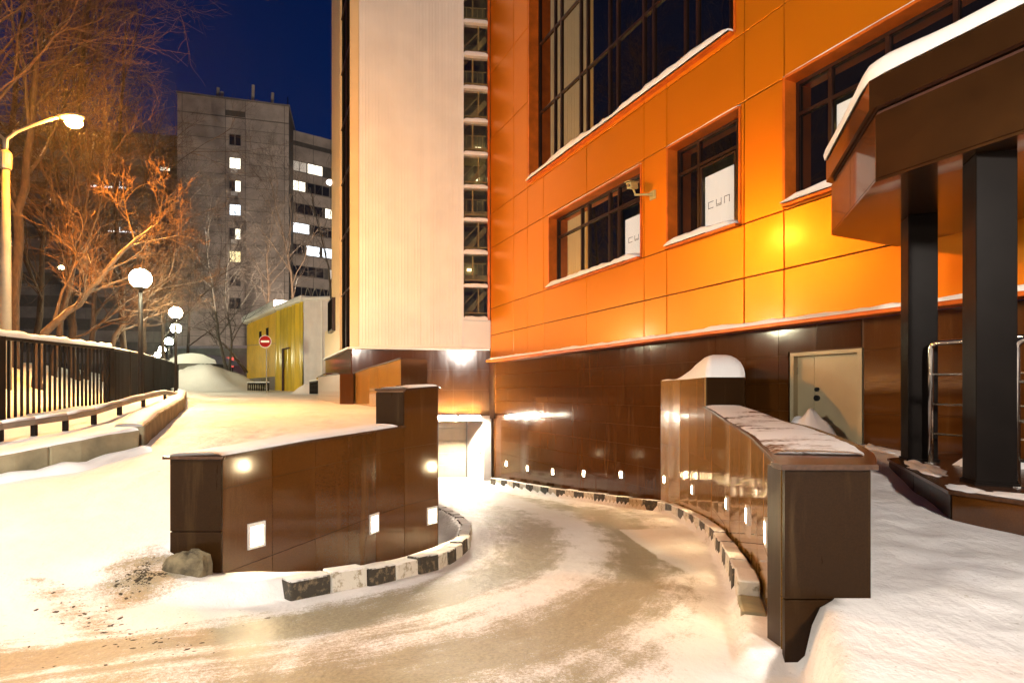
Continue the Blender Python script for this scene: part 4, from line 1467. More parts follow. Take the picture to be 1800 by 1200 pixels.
# ------------------------------------------------------------------ parapets at the tower foot
def parapet(pts, thick, label, zb_, mat='granite_brown'):
    """pts: (x, y, ztop) along the visible edge"""
    P = [Vector((x, y)) for x, y, z in pts]; Z = [z for x, y, z in pts]
    Nn = normals(P, 1)
    if Nn[0].dot(Vector((1, .2))) > 0: Nn = [-q for q in Nn]
    o = thing('parapet', (P[0].x, P[0].y, zb_), label, 'parapet wall', 'granite parapets at the tower foot')
    c = strip_solid(P, Nn, -thick, 0, lambda i: zb_, lambda i: Z[i] - .03).build('core', mat, o)
    strip_solid(P, Nn, -thick - .03, .03, lambda i: Z[i] - .03, lambda i: Z[i]).build('coping', 'cap_stone', o)
    for i in range(len(P) - 1):
        m = max(1, int((P[i+1] - P[i]).length / .62))
        for k in range(m):
            a = P[i].lerp(P[i+1], k / m); b = P[i].lerp(P[i+1], (k + 1) / m)
            za = lerp(Z[i], Z[i+1], k / m) - .034; zc = lerp(Z[i], Z[i+1], (k + 1) / m) - .034
            d = (b - a).normalized() * .003
            nn = Nn[i]
            p = lambda q, o_, z: Vector((q.x + nn.x * o_, q.y + nn.y * o_, z))
            for (lo, hi) in ((None, .6), (.606, 0)):
                t0, t1 = za, zc
                if hi == .6: z0a, z0b, z1a, z1b = za - .6, zc - .6, za, zc
                else: z0a, z0b, z1a, z1b = zb_, zb_, za - .606, zc - .606
                if z1a - z0a < .05: continue
                MB().hexa([p(a + d, .015, z0a), p(b - d, .015, z0b), p(b - d, .001, z0b), p(a + d, .001, z0a), p(a + d, .015, z1a), p(b - d, .015, z1b), p(b - d, .001, z1b), p(a + d, .001, z1a)]).build('tile', 'granite_lit', c)
    return o
A0 = V(705, 629, 13.0); A1 = V(650, 645, 14.8); A2 = V(622, 655, 16.0)
parapet([(A0.x, A0.y, A0.z), (A1.x, A1.y, A1.z), (A2.x, A2.y, A2.z)], .65, 'polished granite parapet sloping down from the tower foot', -.8)
B0 = V(598, 656, 15.6); B1 = V(560, 661, 19.0)
parapet([(B0.x, B0.y, B0.z), (B1.x, B1.y, B1.z)], .36, 'low block of granite parapet left of the sloping one', -.8)
D0 = V(573, 655, 21.5); D1 = V(557, 664, 26)
parapet([(D0.x, D0.y, D0.z), (D1.x, D1.y, D1.z)], .4, 'farthest small granite parapet at the tower side', -.6)

# ------------------------------------------------------------------ low concrete wall, guard rail and fence on the left
KP1 = [(3.2, -6.6), (4.2, -5.6), (5.2, -4.7), (5.75, -4.35), (6.35, -4.15)]
KP2 = [(6.62, -4.27), (9, -5.4), (12, -6.9), (18, -10.3), (24, -14.1)]
for pts, lab in ((KP1, 'nearest weathered concrete edging block with snow on top'), (KP2, 'long concrete edging wall curving away beside the road')):
    P = resample(pts, .25); Nn = normals(P, 1)
    kt = thing('retaining_curb', (P[0].x, P[0].y, interp(ZROAD, P[0].y)), lab, 'concrete wall', 'concrete edging beside the road')
    zt = lambda i, P=P: interp(ZROAD, P[i].y) + .235 + .012 * N3(P[i].x * 2, P[i].y * 2)
    step_ = 12
    for i in range(0, len(P) - 1, step_):
        seg = P[i:i + step_ + 1]; nseg = Nn[i:i + step_ + 1]
        if len(seg) < 2: continue
        strip_solid(seg, nseg, -.24, lambda k: .012 * N3(seg[k].x * 4, seg[k].y * 4, 7), lambda k: interp(ZROAD, seg[k].y) - .3, lambda k, i=i: zt(i + k)).build('block', 'concrete', kt, bevel=.02)
    snow_run(P, Nn, -.02, -.30, lambda i: zt(i) - .004, .04, kt, 12)
# ragged snow along its foot
P = resample(KP1[1:], .1) ; Nn = normals(P, 1)
mbs = snow_run(P, Nn, -.02, lambda i: .22 + .1 * N3(P[i].x * 2, P[i].y * 2), lambda i: terrain(P[i].x + .1, P[i].y)[0] - .03, .09, None, 15)
mbs.name = 'snow_ridge'; struct(mbs, 'stuff', 'ragged snow thrown against the concrete edging', 'snow')

_v = V
def VG(px, py, Y):
    q = _v(px, py, Y)
    q.z = terrain(q.x, q.y)[0] + .15
    return q
gr = thing('guard_rail', (-5.4, 6.2, -.9), 'low steel guard rail with snow in front of the fence', 'guard rail')
GP = [VG(-60, 818, 5.3), VG(0, 806, 5.8), VG(60, 797, 6.1), VG(115, 787, 6.45), VG(165, 770, 7.0), VG(210, 755, 7.8), VG(252, 738, 9.2), VG(290, 718, 11.6), VG(320, 700, 15.0)]
for i in range(len(GP) - 1):
    MB().beam(GP[i], GP[i+1], .05, .06).build('beam', 'galvanised', gr)
    mid = GP[i].lerp(GP[i+1], .5)
    q = GP[i+1]
    MB().box(q.x - .022, q.x + .022, q.y - .022, q.y + .022, q.z - .45, q.z - .03).build('post', 'black_iron', gr)
    MB().tube([GP[i] + Vector((0, 0, .04)), mid + Vector((0, 0, .05)), GP[i+1] + Vector((0, 0, .04))], .022, 8).build('snow', 'snow_soft', gr, smooth=True)

fen = thing('fence', (-7.0, 8.5, -.4), 'tall black iron bar fence with snow on its top rail', 'fence')
FP = [Vector((-6.05, 5.5)), Vector((-6.5, 7.2)), Vector((-7.5, 10.6)), Vector((-9.2, 14.1)), Vector((-12.2, 20)), Vector((-15.9, 27))]
ftop = [(0, .70), (7.2, .70), (10.6, .81), (14, .93), (20, 1.1), (27, 1.28)]
fbot = [(0, -.62), (7.2, -.60), (10.6, -.50), (14, -.36), (20, -.16), (27, .02)]
for i in range(len(FP) - 1):
    a, b = FP[i], FP[i+1]
    L = (b - a).length
    nb_bars = int(L / .155)
    near = i < 2
    d = (b - a).normalized(); nn = Vector((d.y, -d.x))
    for k in range(nb_bars + 1):
        p = a.lerp(b, (k + .5) / (nb_bars + 1))
        zt_, zb2 = interp(ftop, p.y), interp(fbot, p.y)
        hw = .012 if near else .010; hd = .014 if near else .045
        q = [p - d * hw - nn * hd, p + d * hw - nn * hd, p + d * hw + nn * hd, p - d * hw + nn * hd]
        prism(q, zb2, zt_ - .04).build('bar', 'black_iron', fen)
    for z0f, hh in ((ftop, .045), (fbot, .04)):
        za = interp(z0f, a.y) - (.02 if z0f is ftop else -.16); zb2 = interp(z0f, b.y) - (.02 if z0f is ftop else -.16)
        MB().beam((a.x, a.y, za), (b.x, b.y, zb2), .07 if z0f is ftop else .035, hh).build('rail', 'black_iron', fen)
    m = max(1, round(L / 2.4))
    for k in range(m):
        p = a.lerp(b, (k + 1) / m)
        prism([p + Vector(q) for q in ((-.05, -.05), (.05, -.05), (.05, .05), (-.05, .05))], interp(fbot, p.y) - .1, interp(ftop, p.y) + .005).build('post', 'black_iron', fen)
Pf1 = resample([(p.y, p.x) for p in FP[:3]], .12); Nf1 = normals(Pf1, 1)
snow_run(Pf1, Nf1, -.055, .055, lambda i: interp(ftop, Pf1[i].y), .085, fen, 17)
Pf2 = resample([(p.y, p.x) for p in FP[2:]], .2); Nf2 = normals(Pf2, 1)
snow_run(Pf2, Nf2, -.04, .04, lambda i: interp(ftop, Pf2[i].y), .03, fen, 18)

# ------------------------------------------------------------------ lamps
def globe_lamp(x, y, zb_, zg, r, label, glow='globe_glow', group='globe lamps along the fence'):
    o = thing('globe_lamp', (x, y, zb_), label, 'street lamp', group)
    MB().tube([(x, y, zb_), (x, y, zb_ + .5), (x, y, zg - r * .95)], [.055, .045, .035], 12).build('pole', 'black_iron', o, smooth=True)
    MB().lathe((x, y, zb_), [(.10, 0), (.10, .04), (.07, .08), (.055, .16)], 14).build('base', 'black_iron', o)
    MB().lathe((x, y, zg - r), [(.05, -.03), (.09, 0), (.10, .04), (.08, .06)], 14).build('collar', 'black_iron', o)
    prof = [(r * sin(a), -r * cos(a)) for a in [pi * (i + .6) / 14.6 for i in range(14)]]
    MB().lathe((x, y, zg), prof, 24).build('globe', glow, o, smooth=True)
    return o
lamps = [(247, 490, 11.2, .19, 'large globe lamp, nearest in view, standing at the bend of the fence'), (309, 550, 17.5, .18, 'globe lamp second from the front, on a thin post at the fence end'), (309, 577, 25.0, .20, 'globe lamp third from the front, just below the second'), (297, 600, 30.5, .20, 'globe lamp fourth from the front along the fence'), (285, 614, 37, .20, 'globe lamp fifth from the front, low over the fence'), (277, 624, 43, .20, 'farthest globe lamp, lowest over the fence')]
for px, py, Y, r, lab in lamps:
    p = V(px, py, Y)
    globe_lamp(p.x, p.y, interp(ZROAD, Y) + .1, p.z, r, lab, 'globe_glow' if Y < 28 else 'globe_far')
# two unseen lamps added beside and behind the camera to brighten the snow
globe_lamp(-5.4, .4, -1.2, 2.8, .25, 'unseen globe lamp added beside the camera to light the snow', 'globe_fill_side')
globe_lamp(2.0, -5.2, -1.1, 3.0, .25, 'unseen globe lamp added behind the camera to light the yard', 'globe_fill_rear')

sl = thing('sodium_lamp', V(10, 688, 11) + Vector((0, 0, -.3)), 'tall twin arm sodium street lamp glowing orange among the trees', 'street lamp')
PX = V(10, 270, 11)
MB().tube([(PX.x, PX.y, -.4), (PX.x, PX.y, 3.0), (PX.x, PX.y, PX.z - .2)], [.10, .08, .06], 12).build('pole', 'concrete_pole', sl, smooth=True)
MB().lathe((PX.x, PX.y, PX.z - .3), [(.09, 0), (.10, .05), (.10, .3), (.06, .36)], 14).build('collar', 'galvanised', sl)
H = V(127, 211, 11)
arm = [PX, PX + Vector((.03, 0, .28)), PX + Vector((.2, 0, .42)), PX + Vector((.55, 0, .56)), Vector((H.x - .28, H.y, H.z + .05))]
MB().tube(arm, .03, 8).build('arm', 'galvanised', sl, smooth=True)
MB().tube([Vector((2 * PX.x - q.x, q.y, q.z)) for q in arm], .03, 8).build('arm', 'galvanised', sl, smooth=True)
def ellipsoid(c, rx, ry, rz, n=16):
    mb = MB()
    st = [(sin(pi * (i + .5) / 10), -cos(pi * (i + .5) / 10)) for i in range(10)]
    mb.lathe((0, 0, 0), st, n)
    mb.v = [Vector((c[0] + p.x * rx, c[1] + p.y * ry, c[2] + p.z * rz)) for p in mb.v]
    return mb
ellipsoid((H.x - .02, H.y, H.z + .06), .26, .12, .06).build('head', 'galvanised', sl, smooth=True)
ellipsoid((H.x + .03, H.y, H.z - .05), .15, .12, .10).build('lens', 'sodium_glow', sl, smooth=True)
ellipsoid((2 * PX.x - H.x, H.y, H.z + .06), .26, .12, .06).build('head', 'galvanised', sl, smooth=True)

# ------------------------------------------------------------------ far buildings
apt = thing('apartment_block', (-34, 70, 0), 'tall grey concrete panel apartment block with one column of lit windows', 'building')
AW = Wall(((311 - 900) * .068, 68), ((508 - 900) * .0713, 71.3))
Ls = AW.s(508)
ztop = AW.z(311, 163)
AW.piece('core', 'seam', apt, 0, Ls, -3, ztop, -14, -.14)
sx = [0, AW.s(320), AW.s(396), AW.s(431), AW.s(500), Ls]
fl = 2.83
wins = [(246, None), (287, 'lit_white'), (327, 'half'), (369, 'lit_blue'), (411, 'half'), (451, 'lit_yellow'), (493, 'dark'), (533, 'dark')]
wz = [AW.z(413, y) for y, _ in wins]
wu0, wu1 = AW.s(402), AW.s(424)
zz = ztop - 2.6
levels = [ztop, ztop - 2.2]
z = wz[0] + fl * .98
while z > -2:
    levels.append(z); z -= fl / 2
levels = sorted(set(levels), reverse=True)
holes = [(wu0, wu1, z - .72, z + .72) for z in wz]
for i in range(len(levels) - 1):
    for j in range(len(sx) - 1):
        rs = [(sx[j] + .03, sx[j+1] - .03, levels[i+1] + .03, levels[i] - .03)]
        if j == 2:
            for h in holes: rs = rect_minus(rs, h)
        for r in rs:
            AW.piece('wall_panel', 'slab_grey', apt, *r, -.05, 0)
AW.piece('vent_opening', 'seam', apt, AW.s(396), AW.s(431), AW.z(413, 205), AW.z(413, 195), .0, .01)
AW.piece('roof_edge', 'slab_dark', apt, -.1, Ls + .1, ztop, ztop + .15, -14, .12)
def far_window(wall, parent, u0, u1, z0, z1, kind, n=0, div=2):
    o = MB()
    f = .07
    wall.slab(o, u0, u0 + f, z0, z1, n - .12, n + .02); wall.slab(o, u1 - f, u1, z0, z1, n - .12, n + .02)
    wall.slab(o, u0 + f, u1 - f, z0, z0 + f, n - .12, n + .02); wall.slab(o, u0 + f, u1 - f, z1 - f, z1, n - .12, n + .02)
    for k in range(1, div):
        u = lerp(u0 + f, u1 - f, k / div)
        wall.slab(o, u - f / 2, u + f / 2, z0 + f, z1 - f, n - .11, n)
    o = o.build('window', 'slab_dark', parent)
    for k in range(div):
        a = lerp(u0 + f, u1 - f, k / div) + f / 2; b = lerp(u0 + f, u1 - f, (k + 1) / div) - f / 2
        m = kind if isinstance(kind, str) else kind[k % len(kind)]
        wall.piece('pane', m, o, a, b, z0 + f, z1 - f, n - .09, n - .07)
    return o
for (y, kd), z in zip(wins, wz):
    k = {None: 'glass_far', 'dark': 'glass_far', 'half': ('glass_far', 'lit_white')}.get(kd, kd)
    wo_ = far_window(AW, apt, wu0, wu1, z - .72, z + .72, k)
    if kd in ('half', 'lit_white'):
        AW.piece('air_conditioner', 'ac_white', apt, wu0 + .3, wu0 + 1.0, z - 1.25, z - .78, .01, .35)
for px, h in ((377, 16), (384, 12), (440, 24), (475, 18)):
    s = AW.s(px)
    p = AW.pt(s, ztop + .15, -1.5)
    MB().tube([p, p + Vector((.1, 0, h * .11))], .2, 8).build('roof_pipe', 'slab_grey', apt)
p = AW.pt(Ls - .2, ztop, -.5)
MB().tube([p, p + Vector((0, 0, 1.4))], .06, 6).build('antenna', 'black_iron', apt)
# side of the block, lit corner window
apl = Wall(((311 - 900) * .068, 68), ((270 - 900) * .074, 74))
LWd = thing('apartment_wing', (-55, 76, 0), 'lower apartment wing behind the bare trees with scattered lit windows', 'building')
LB = Wall((-75, 70), (-43.5, 76))
LBl = (Vector((-75, 70)) - Vector((-43.5, 76))).length
zt_ = LB.z(280, 236)
LB.piece('core', 'seam', LWd, 0, LBl, -3, zt_, -10, -.06)
lit = [(280, 300, 294, 'lit_white'), (152, 222, 324, 'lit_blue'), (185, 240, 402, 'lit_blue'), (180, 220, 243, 'lit_white'), (60, 110, 352, 'lit_white'), (258, 300, 470, 'lit_dim')]
z = zt_
k = 0
while z > 0:
    for j in range(8):
        a = LBl * j / 8; b = LBl * (j + 1) / 8
        LB.piece('wall_panel', 'slab_dark', LWd, a + .03, b - .03, z - 1.45, z - .03, -.05, 0)
    z -= 2.9
    k += 1
for a, b, y, m in lit:
    u0, u1 = LB.s(a), LB.s(b); zc = LB.z((a + b) / 2, y)
    far_window(LB, LWd, min(u0, u1), max(u0, u1), zc - .55, zc + .55, m, .06, max(2, int(abs(u1 - u0) / 1.4)))
# right wing with window bands
RWg = thing('apartment_wing', (-27, 76, 0), 'apartment wing with long window bands between the tall block and the tower', 'building')
RB = Wall(((500 - 900) * .0755, 75.5), ((600 - 900) * .080, 80))
RBl = RB.s(640)
zt_ = RB.z(545, 236)
RB.piece('core', 'seam', RWg, -1, RBl, -3, zt_, -10, -.14)
bands = [297, 331, 370, 404, 441, 478, 515]
zs_ = [RB.z(545, y) for y in bands]
prev = zt_
for i, z in enumerate(zs_ + [-2]):
    top = prev; bot = z + .75 if i < len(zs_) else -2
    n_ = 5
    for j in range(n_):
        RB.piece('wall_panel', 'slab_grey', RWg, -1 + (RBl + 1) * j / n_ + .03, -1 + (RBl + 1) * (j + 1) / n_ - .03, bot, top - .03, -.05, 0)
    prev = z - .75
RB.piece('cornice_gap', 'seam', RWg, -1, RBl, RB.z(545, 262), RB.z(545, 254), 0, .01)
litR = {297: [(512, 540, 'lit_dim'), (540, 568, 'lit_white')], 331: [(511, 538, 'lit_white'), (540, 580, 'glass_far')], 370: [(518, 568, 'glass_far'), (571, 592, 'lit_white')], 404: [(509, 545, 'lit_blue'), (548, 590, 'glass_far')], 441: [(508, 536, 'glass_far'), (538, 563, 'lit_blue'), (566, 590, 'lit_blue')], 478: [(512, 570, 'glass_far'), (577, 596, 'lit_dim')], 515: [(512, 580, 'glass_far')]}
for (y, ws), z in zip(litR.items(), zs_):
    for a, b, m in ws:
        u0, u1 = RB.s(a), RB.s(b)
        far_window(RB, RWg, u0, u1, z - .72, z + .72, m, 0, max(2, round((u1 - u0) / 1.2)))
# pale annex low behind the trees, red banner
an = thing('low_annex', (-24, 56, 0), 'pale greenish low annex wall behind the snow bank', 'building')
AN = Wall((-34, 57), (-16, 55))
AN.piece('wall', 'mint_wall', an, 0, 18, -1, AN.z(420, 612), -.4, 0)
AN.piece('coping', 'snow_soft', an, 0, 18, AN.z(420, 612), AN.z(420, 612) + .25, -.5, .1)
bn = thing('red_banner', (-26, 53, 1), 'glowing red banner board beyond the snow bank', 'banner')
BW = Wall((-29, 53), (-20, 52))
BW.piece('board', 'red_glow', bn, BW.s(380), BW.s(410), BW.z(395, 645), BW.z(395, 628), -.05, 0)
for i in range(3):
    BW.piece('stripe', 'sign_white', bn, BW.s(384), BW.s(406), BW.z(395, 642 - i * 5), BW.z(395, 641 - i * 5), .001, .01)
BW.piece('post', 'black_iron', bn, BW.s(381), BW.s(382), 0, BW.z(395, 645), -.05, 0)
BW.piece('post', 'black_iron', bn, BW.s(408), BW.s(409), 0, BW.z(395, 645), -.05, 0)

# ------------------------------------------------------------------ yellow pavilion, tarp, sign
pav = thing('pavilion', (-15, 36, 0), 'yellow site pavilion with snowy stepped roof beyond the tower', 'building')
p0 = V(434, 684, 44); p1 = V(534, 689, 32.7)
YW = Wall((p0.x, p0.y), (p1.x, p1.y))
Ly = YW.s(534)
sA, sB = YW.s(487), YW.s(493)
hz = lambda px, py: YW.z(px, py)
zA = hz(434, 570)
# lower yellow part
def slope_slab(wall, s0, s1, zb0, zb1, zt0, zt1, n0, n1):
    P = wall.pt
    return MB().hexa([P(s0, zb0, n1), P(s1, zb1, n1), P(s1, zb1, n0), P(s0, zb0, n0), P(s0, zt0, n1), P(s1, zt1, n1), P(s1, zt1, n0), P(s0, zt0, n0)])
z0p = -.2
ncol = 4
for i in range(ncol):
    a = lerp(0, sA, i / ncol); b = lerp(0, sA, (i + 1) / ncol)
    ta = lerp(hz(434, 572), hz(487, 549), i / ncol); tb2 = lerp(hz(434, 572), hz(487, 549), (i + 1) / ncol)
    ma, mb_ = lerp(hz(434, 607), hz(487, 603), i / ncol), lerp(hz(434, 607), hz(487, 603), (i + 1) / ncol)
    slope_slab(YW, a + .02, b - .02, 1.0, 1.0, ma - .02, mb_ - .02, -.1, 0).build('wall_panel', 'yellow_wall', pav)
    slope_slab(YW, a + .02, b - .02, ma + .02, mb_ + .02, ta, tb2, -.1, 0).build('wall_panel', 'yellow_wall', pav)
    YW.piece('plinth', 'slab_grey' if i % 2 else 'concrete', pav, a + .02, b - .02, -.4, .98, -.1, -.02)
slope_slab(YW, -.1, sA + .4, zA - .3, hz(487, 549) - .3, zA + .12, hz(490, 546) + .12, -6, -.11).build('core', 'yellow_wall', pav)
slope_slab(YW, -.3, sA + .4, zA + .05, hz(487, 549) + .1, zA + .6, hz(487, 540) + .45, -6, .35).build('roof_snow', 'snow_soft', pav, bevel=.15)
for a, b, y0, y1 in ((456, 460, 595, 583), (468, 472, 592, 577)):
    YW.piece('slit_window', 'glass_far', pav, YW.s(a), YW.s(b), hz(a, y0), hz(a, y1), -.05, .02)
slope_slab(YW, sA + .4, Ly + .1, hz(487, 547) + .0, hz(530, 531) + .0, hz(487, 541) + .1, hz(530, 524) + .1, -6, .25).build('roof_snow', 'snow_soft', pav, bevel=.1)
# wrapped taller part
mb = MB()
nn_ = 40
for k in range(2):
    for i in range(nn_ + 1):
        s = lerp(sA, Ly, i / nn_)
        w_ = .10 * sin(i * 1.1) + .08 * sin(i * .47 + 1)
        z = (-.4 if k == 0 else lerp(hz(487, 547), hz(528, 531), i / nn_))
        mb.v.append(YW.pt(s, z, .02 + w_ * (1 if k == 0 else .4)))
for i in range(nn_):
    mb.f.append((i, i + 1, nn_ + 2 + i, nn_ + 1 + i))
mb.build('film_wrap', 'yellow_film', pav, smooth=True)
YW.piece('doorway', 'panel_gap', pav, YW.s(500), YW.s(503), -.2, hz(501, 615), .13, .17)
YW.piece('door_lintel', 'panel_gap', pav, YW.s(500), YW.s(513), hz(505, 614), hz(505, 612), .13, .17)
TP = Wall((p1.x, p1.y), (p1.x + 3, p1.y - .35))
for a, b in ((0, TP.s(566) - .05), (TP.s(566) + .05, TP.s(600))):
    mb = MB()
    mb.grid(lambda u, v: TP.pt(lerp(a, b, u), lerp(-.4, TP.z(545, 528), v), .05 * N3(u * 4, v * 3, a) + .02), 14, 18)
    mb.build('tarpaulin', 'tarp_white', pav, smooth=True)
TP.piece('seam_post', 'white_metal', pav, TP.s(566) - .05, TP.s(566) + .05, -.4, TP.z(545, 528), -.05, .06)
TP.piece('core', 'tarp_white', pav, .05, TP.s(600), -.5, TP.z(545, 528), -6, -.08)
TP.piece('roof_snow', 'snow_soft', pav, -.3, TP.s(600), TP.z(545, 528), TP.z(545, 521), -6, .15, bevel=.12)
# curled roof wires and lamp on the tarped roof
ln = thing('roof_floodlight', TP.pt(TP.s(552), TP.z(545, 521), -.6), 'bright floodlight with curled cables on the wrapped roof', 'lamp')
c = TP.pt(TP.s(552), TP.z(545, 512), -.8)
c = c + Vector((.3, 2.6, .7))
fd = Vector((-.38, 1, .42)).normalized()
fs = fd.cross(Vector((0, 0, 1))).normalized(); fu = fs.cross(fd)
MB().hexa([c + fs * a * .34 + fu * b * .26 + fd * e for e in (0, .16) for a, b in ((-1, -1), (1, -1), (1, 1), (-1, 1))]).build('housing', 'galvanised', ln)
mq = MB(); mq.v = [c + fs * a * .31 + fu * b * .23 + fd * .165 for a, b in ((-1, -1), (-1, 1), (1, 1), (1, -1))]; mq.f = [(0, 1, 2, 3)]
mq.build('lens', 'flood_glow', ln)
for i in range(4):
    x = TP.s(530 + i * 13)
    pth = [TP.pt(x + .35 * t, TP.z(545, 521) + .55 * sin(pi * t), -.4) for t in [k / 8 for k in range(9)]]
    MB().tube(pth, .025, 6).build('cable', 'galvanised', ln, smooth=True)
# no entry sign
sg = thing('no_entry_sign', V(467, 686, 30), 'round red no entry sign with a white bar on a thin post', 'sign')
c = V(466, 600, 30)
q = V(468, 690, 30)
MB().tube([(c.x + .05, c.y + .06, q.z - .1), (c.x + .05, c.y + .06, c.z + .2)], .03, 8).build('post', 'galvanised', sg)
def disc(c, r, y0, y1, n=32):
    mb = MB()
    for y in (y0, y1):
        for k in range(n):
            a = 2 * pi * k / n
            mb.v.append(Vector((c.x + r * cos(a), y, c.z + r * sin(a))))
    for k in range(n):
        mb.f.append((k, (k + 1) % n, n + (k + 1) % n, n + k))
    mb.f.append(tuple(range(n))); mb.f.append(tuple(range(n, 2 * n))[::-1])
    return mb
disc(c, .33, c.y, c.y + .02).build('rim', 'sign_white', sg)
disc(c, .305, c.y - .006, c.y - .001).build('disc', 'sign_red', sg)
MB().box(c.x - .22, c.x + .22, c.y - .012, c.y - .007, c.z - .05, c.z + .05).build('bar', 'sign_white', sg)
# low iron fences
def low_fence(a, b, h, label):
    o = thing('low_fence', a, label, 'fence', 'low iron fences in the yard')
    a = Vector(a); b = Vector(b)
    MB().beam(a + Vector((0, 0, h)), b + Vector((0, 0, h)), .06, .06).build('rail', 'black_iron', o)
    n = 9
    for k in range(n + 1):
        p = a.lerp(b, k / n)
        MB().beam(p, p + Vector((0, 0, h)), .05, .05).build('bar', 'black_iron', o)
        if k < n:
            q = a.lerp(b, (k + .5) / n); r = (b - a).length / n * .42
            d = (b - a).normalized()
            MB().tube([q + d * r * cos(t) + Vector((0, 0, h * .5 + r * sin(t) * 1.3)) for t in [2 * pi * i / 10 for i in range(11)]], .022, 5).build('scroll', 'black_iron', o)
    MB().beam(a + Vector((0, 0, h + .06)), b + Vector((0, 0, h + .06)), .1, .06).build('snow', 'snow_soft', o)
low_fence(V(436, 686, 33), V(472, 687, 31), .42, 'low scrolled iron fence before the yellow pavilion')
low_fence(V(545, 692, 27), V(558, 692, 25), .55, 'short iron fence piece beside the farthest parapet')
# snow bank and snowy shed
heap('snow_bank', tuple(V(365, 686, 34)), 4.2, 3.5, 1.5, .4, 11, 'high ploughed snow bank at the end of the road', rough=.45)
heap('snow_bank', tuple(V(425, 690, 38)), 2.2, 2.5, 1.0, 0, 12, 'smaller snow heap against the yellow pavilion', rough=.35)
heap('snow_drift', tuple(V(546, 688, 28)), 1.2, 1.0, .5, 0, 13, 'snow heap at the foot of the wrapped tarpaulin', rough=.4)
sh = thing('shed', V(340, 680, 46), 'low shed with thick snow on its roof behind the fence end', 'shed')
c = V(340, 650, 46)
MB().box(c.x - 1.6, c.x + 1.6, c.y, c.y + 3, 0, c.z + .5).build('wall', 'slab_dark', sh)
mb = MB(); 
for y in (c.y - .3, c.y + 3.3):
    for dx, dz in ((-2.0, .5), (-1.9, .8), (-.9, 1.25), (0, 1.35), (.9, 1.25), (1.9, .8), (2.0, .5)):
        mb.v.append(Vector((c.x + dx, y, c.z + dz)))
for j in range(6): mb.f.append((j, j + 1, 8 + j, 7 + j))
mb.f.append(tuple(range(7))[::-1]); mb.f.append(tuple(range(7, 14)))
mb.build('roof_snow', 'snow_soft', sh, smooth=False)

# ------------------------------------------------------------------ bare trees
def tree(name, path, r0, seed, label, counts=(9, 6, 5, 4), lens=(.45, .5, .5, .5), barkm='bark', twigm='twig', droop=0.0, up=.12, first=.25, group='bare winter trees', base_len=None):
    rnd = random.Random(seed)
    r0 = r0 * .66
    P = [Vector(p) for p in path]
    # densify the trunk with a little wander
    pts = []
    for a, b in zip(P, P[1:]):
        for k in range(4):
            q = a.lerp(b, k / 4)
            pts.append(q + Vector((rnd.gauss(0, .25), rnd.gauss(0, .25), 0)) * r0)
    pts.append(P[-1])
    L = sum((b - a).length for a, b in zip(pts, pts[1:]))
    if base_len: L = base_len
    o = thing(name, P[0], label, 'tree', group)
    T = MB(); Cw = MB()
    n = len(pts)
    T.tube(pts, [max(.02, r0 * (1 - .8 * i / (n - 1))) * (1.35 if i == 0 else 1) for i in range(n)], 9)
    def grow(p, d, length, r, lev):
        seg = 5 if lev < 3 else 4
        pl = [p.copy()]; dd = d.copy()
        for i in range(seg):
            dd = (dd + Vector((rnd.gauss(0, .16), rnd.gauss(0, .16), rnd.gauss(0, .13) + up * (.6 if lev < 2 else .3) - droop * lev * .12))).normalized()
            pl.append(pl[-1] + dd * (length / seg))
        tgt = T if lev <= 1 else Cw
        tgt.tube(pl, [max(.0035, r * (1 - .75 * i / seg)) for i in range(seg + 1)], 6 if lev == 1 else (4 if lev == 2 else 3), cap=False)
        if lev < len(counts):
            m = counts[lev]
            for k in range(m):
                t = rnd.uniform(.2, 1.0)
                f = t * seg; i = min(seg - 1, int(f))
                q = pl[i].lerp(pl[i+1], f - i)
                dl = (pl[i+1] - pl[i]).normalized()
                ax = Vector((rnd.gauss(0, 1), rnd.gauss(0, 1), rnd.gauss(0, 1)))
                ax = (ax - dl * ax.dot(dl)).normalized()
                ang = rnd.uniform(.35, 1.0)
                nd_ = (dl * cos(ang) + ax * sin(ang)).normalized()
                grow(q, nd_, length * lens[lev] * rnd.uniform(.6, 1.25), max(.004, r * .42), lev + 1)
    m = counts[0]
    for k in range(m):
        t = lerp(first, 1, (k + rnd.random()) / m)
        f = t * (n - 1); i = min(n - 2, int(f))
        q = pts[i].lerp(pts[i+1], f - i)
        dl = (pts[i+1] - pts[i]).normalized()
        ax = Vector((rnd.gauss(0, 1), rnd.gauss(0, 1), rnd.gauss(0, .5)))
        ax = (ax - dl * ax.dot(dl)).normalized()
        ang = rnd.uniform(.5, 1.05) * (1 - .35 * t)
        grow(q, (dl * cos(ang) + ax * sin(ang)).normalized(), L * lens[0] * rnd.uniform(.6, 1.15) * (1.1 - .45 * t), r0 * (1 - .75 * t) * .50, 1)
    T.build('trunk', barkm, o, smooth=True)
    Cw.build('crown', 'twig_far' if P[0].y > 29 else twigm, o)
    return o
def pth(*a): return [V(x, y, Y) for x, y, Y in a]
tree('bare_tree', pth((62, 700, 12.2), (78, 585, 12.2), (135, 535, 12.3), (215, 440, 12.6), (268, 398, 13)), .15, 1, 'pale leaning tree trunk lit orange behind the fence', (9, 6, 5, 4), first=.3, up=.2)
tree('bare_tree', pth((20, 690, 15.0), (28, 500, 15.0), (42, 330, 15.2), (62, 150, 15.4), (75, 20, 15.6), (90, -120, 16)), .22, 2, 'big dark trunk rising beside the sodium lamp at the left edge', (14, 7, 6, 4), (.42, .5, .5, .5), first=.3)
tree('bare_tree', pth((90, 690, 16.5), (105, 560, 16.5), (150, 400, 16.8), (165, 250, 17)), .16, 3, 'forked tree directly below the sodium lamp', (12, 7, 6, 4), (.5, .5, .5, .5), first=.2)
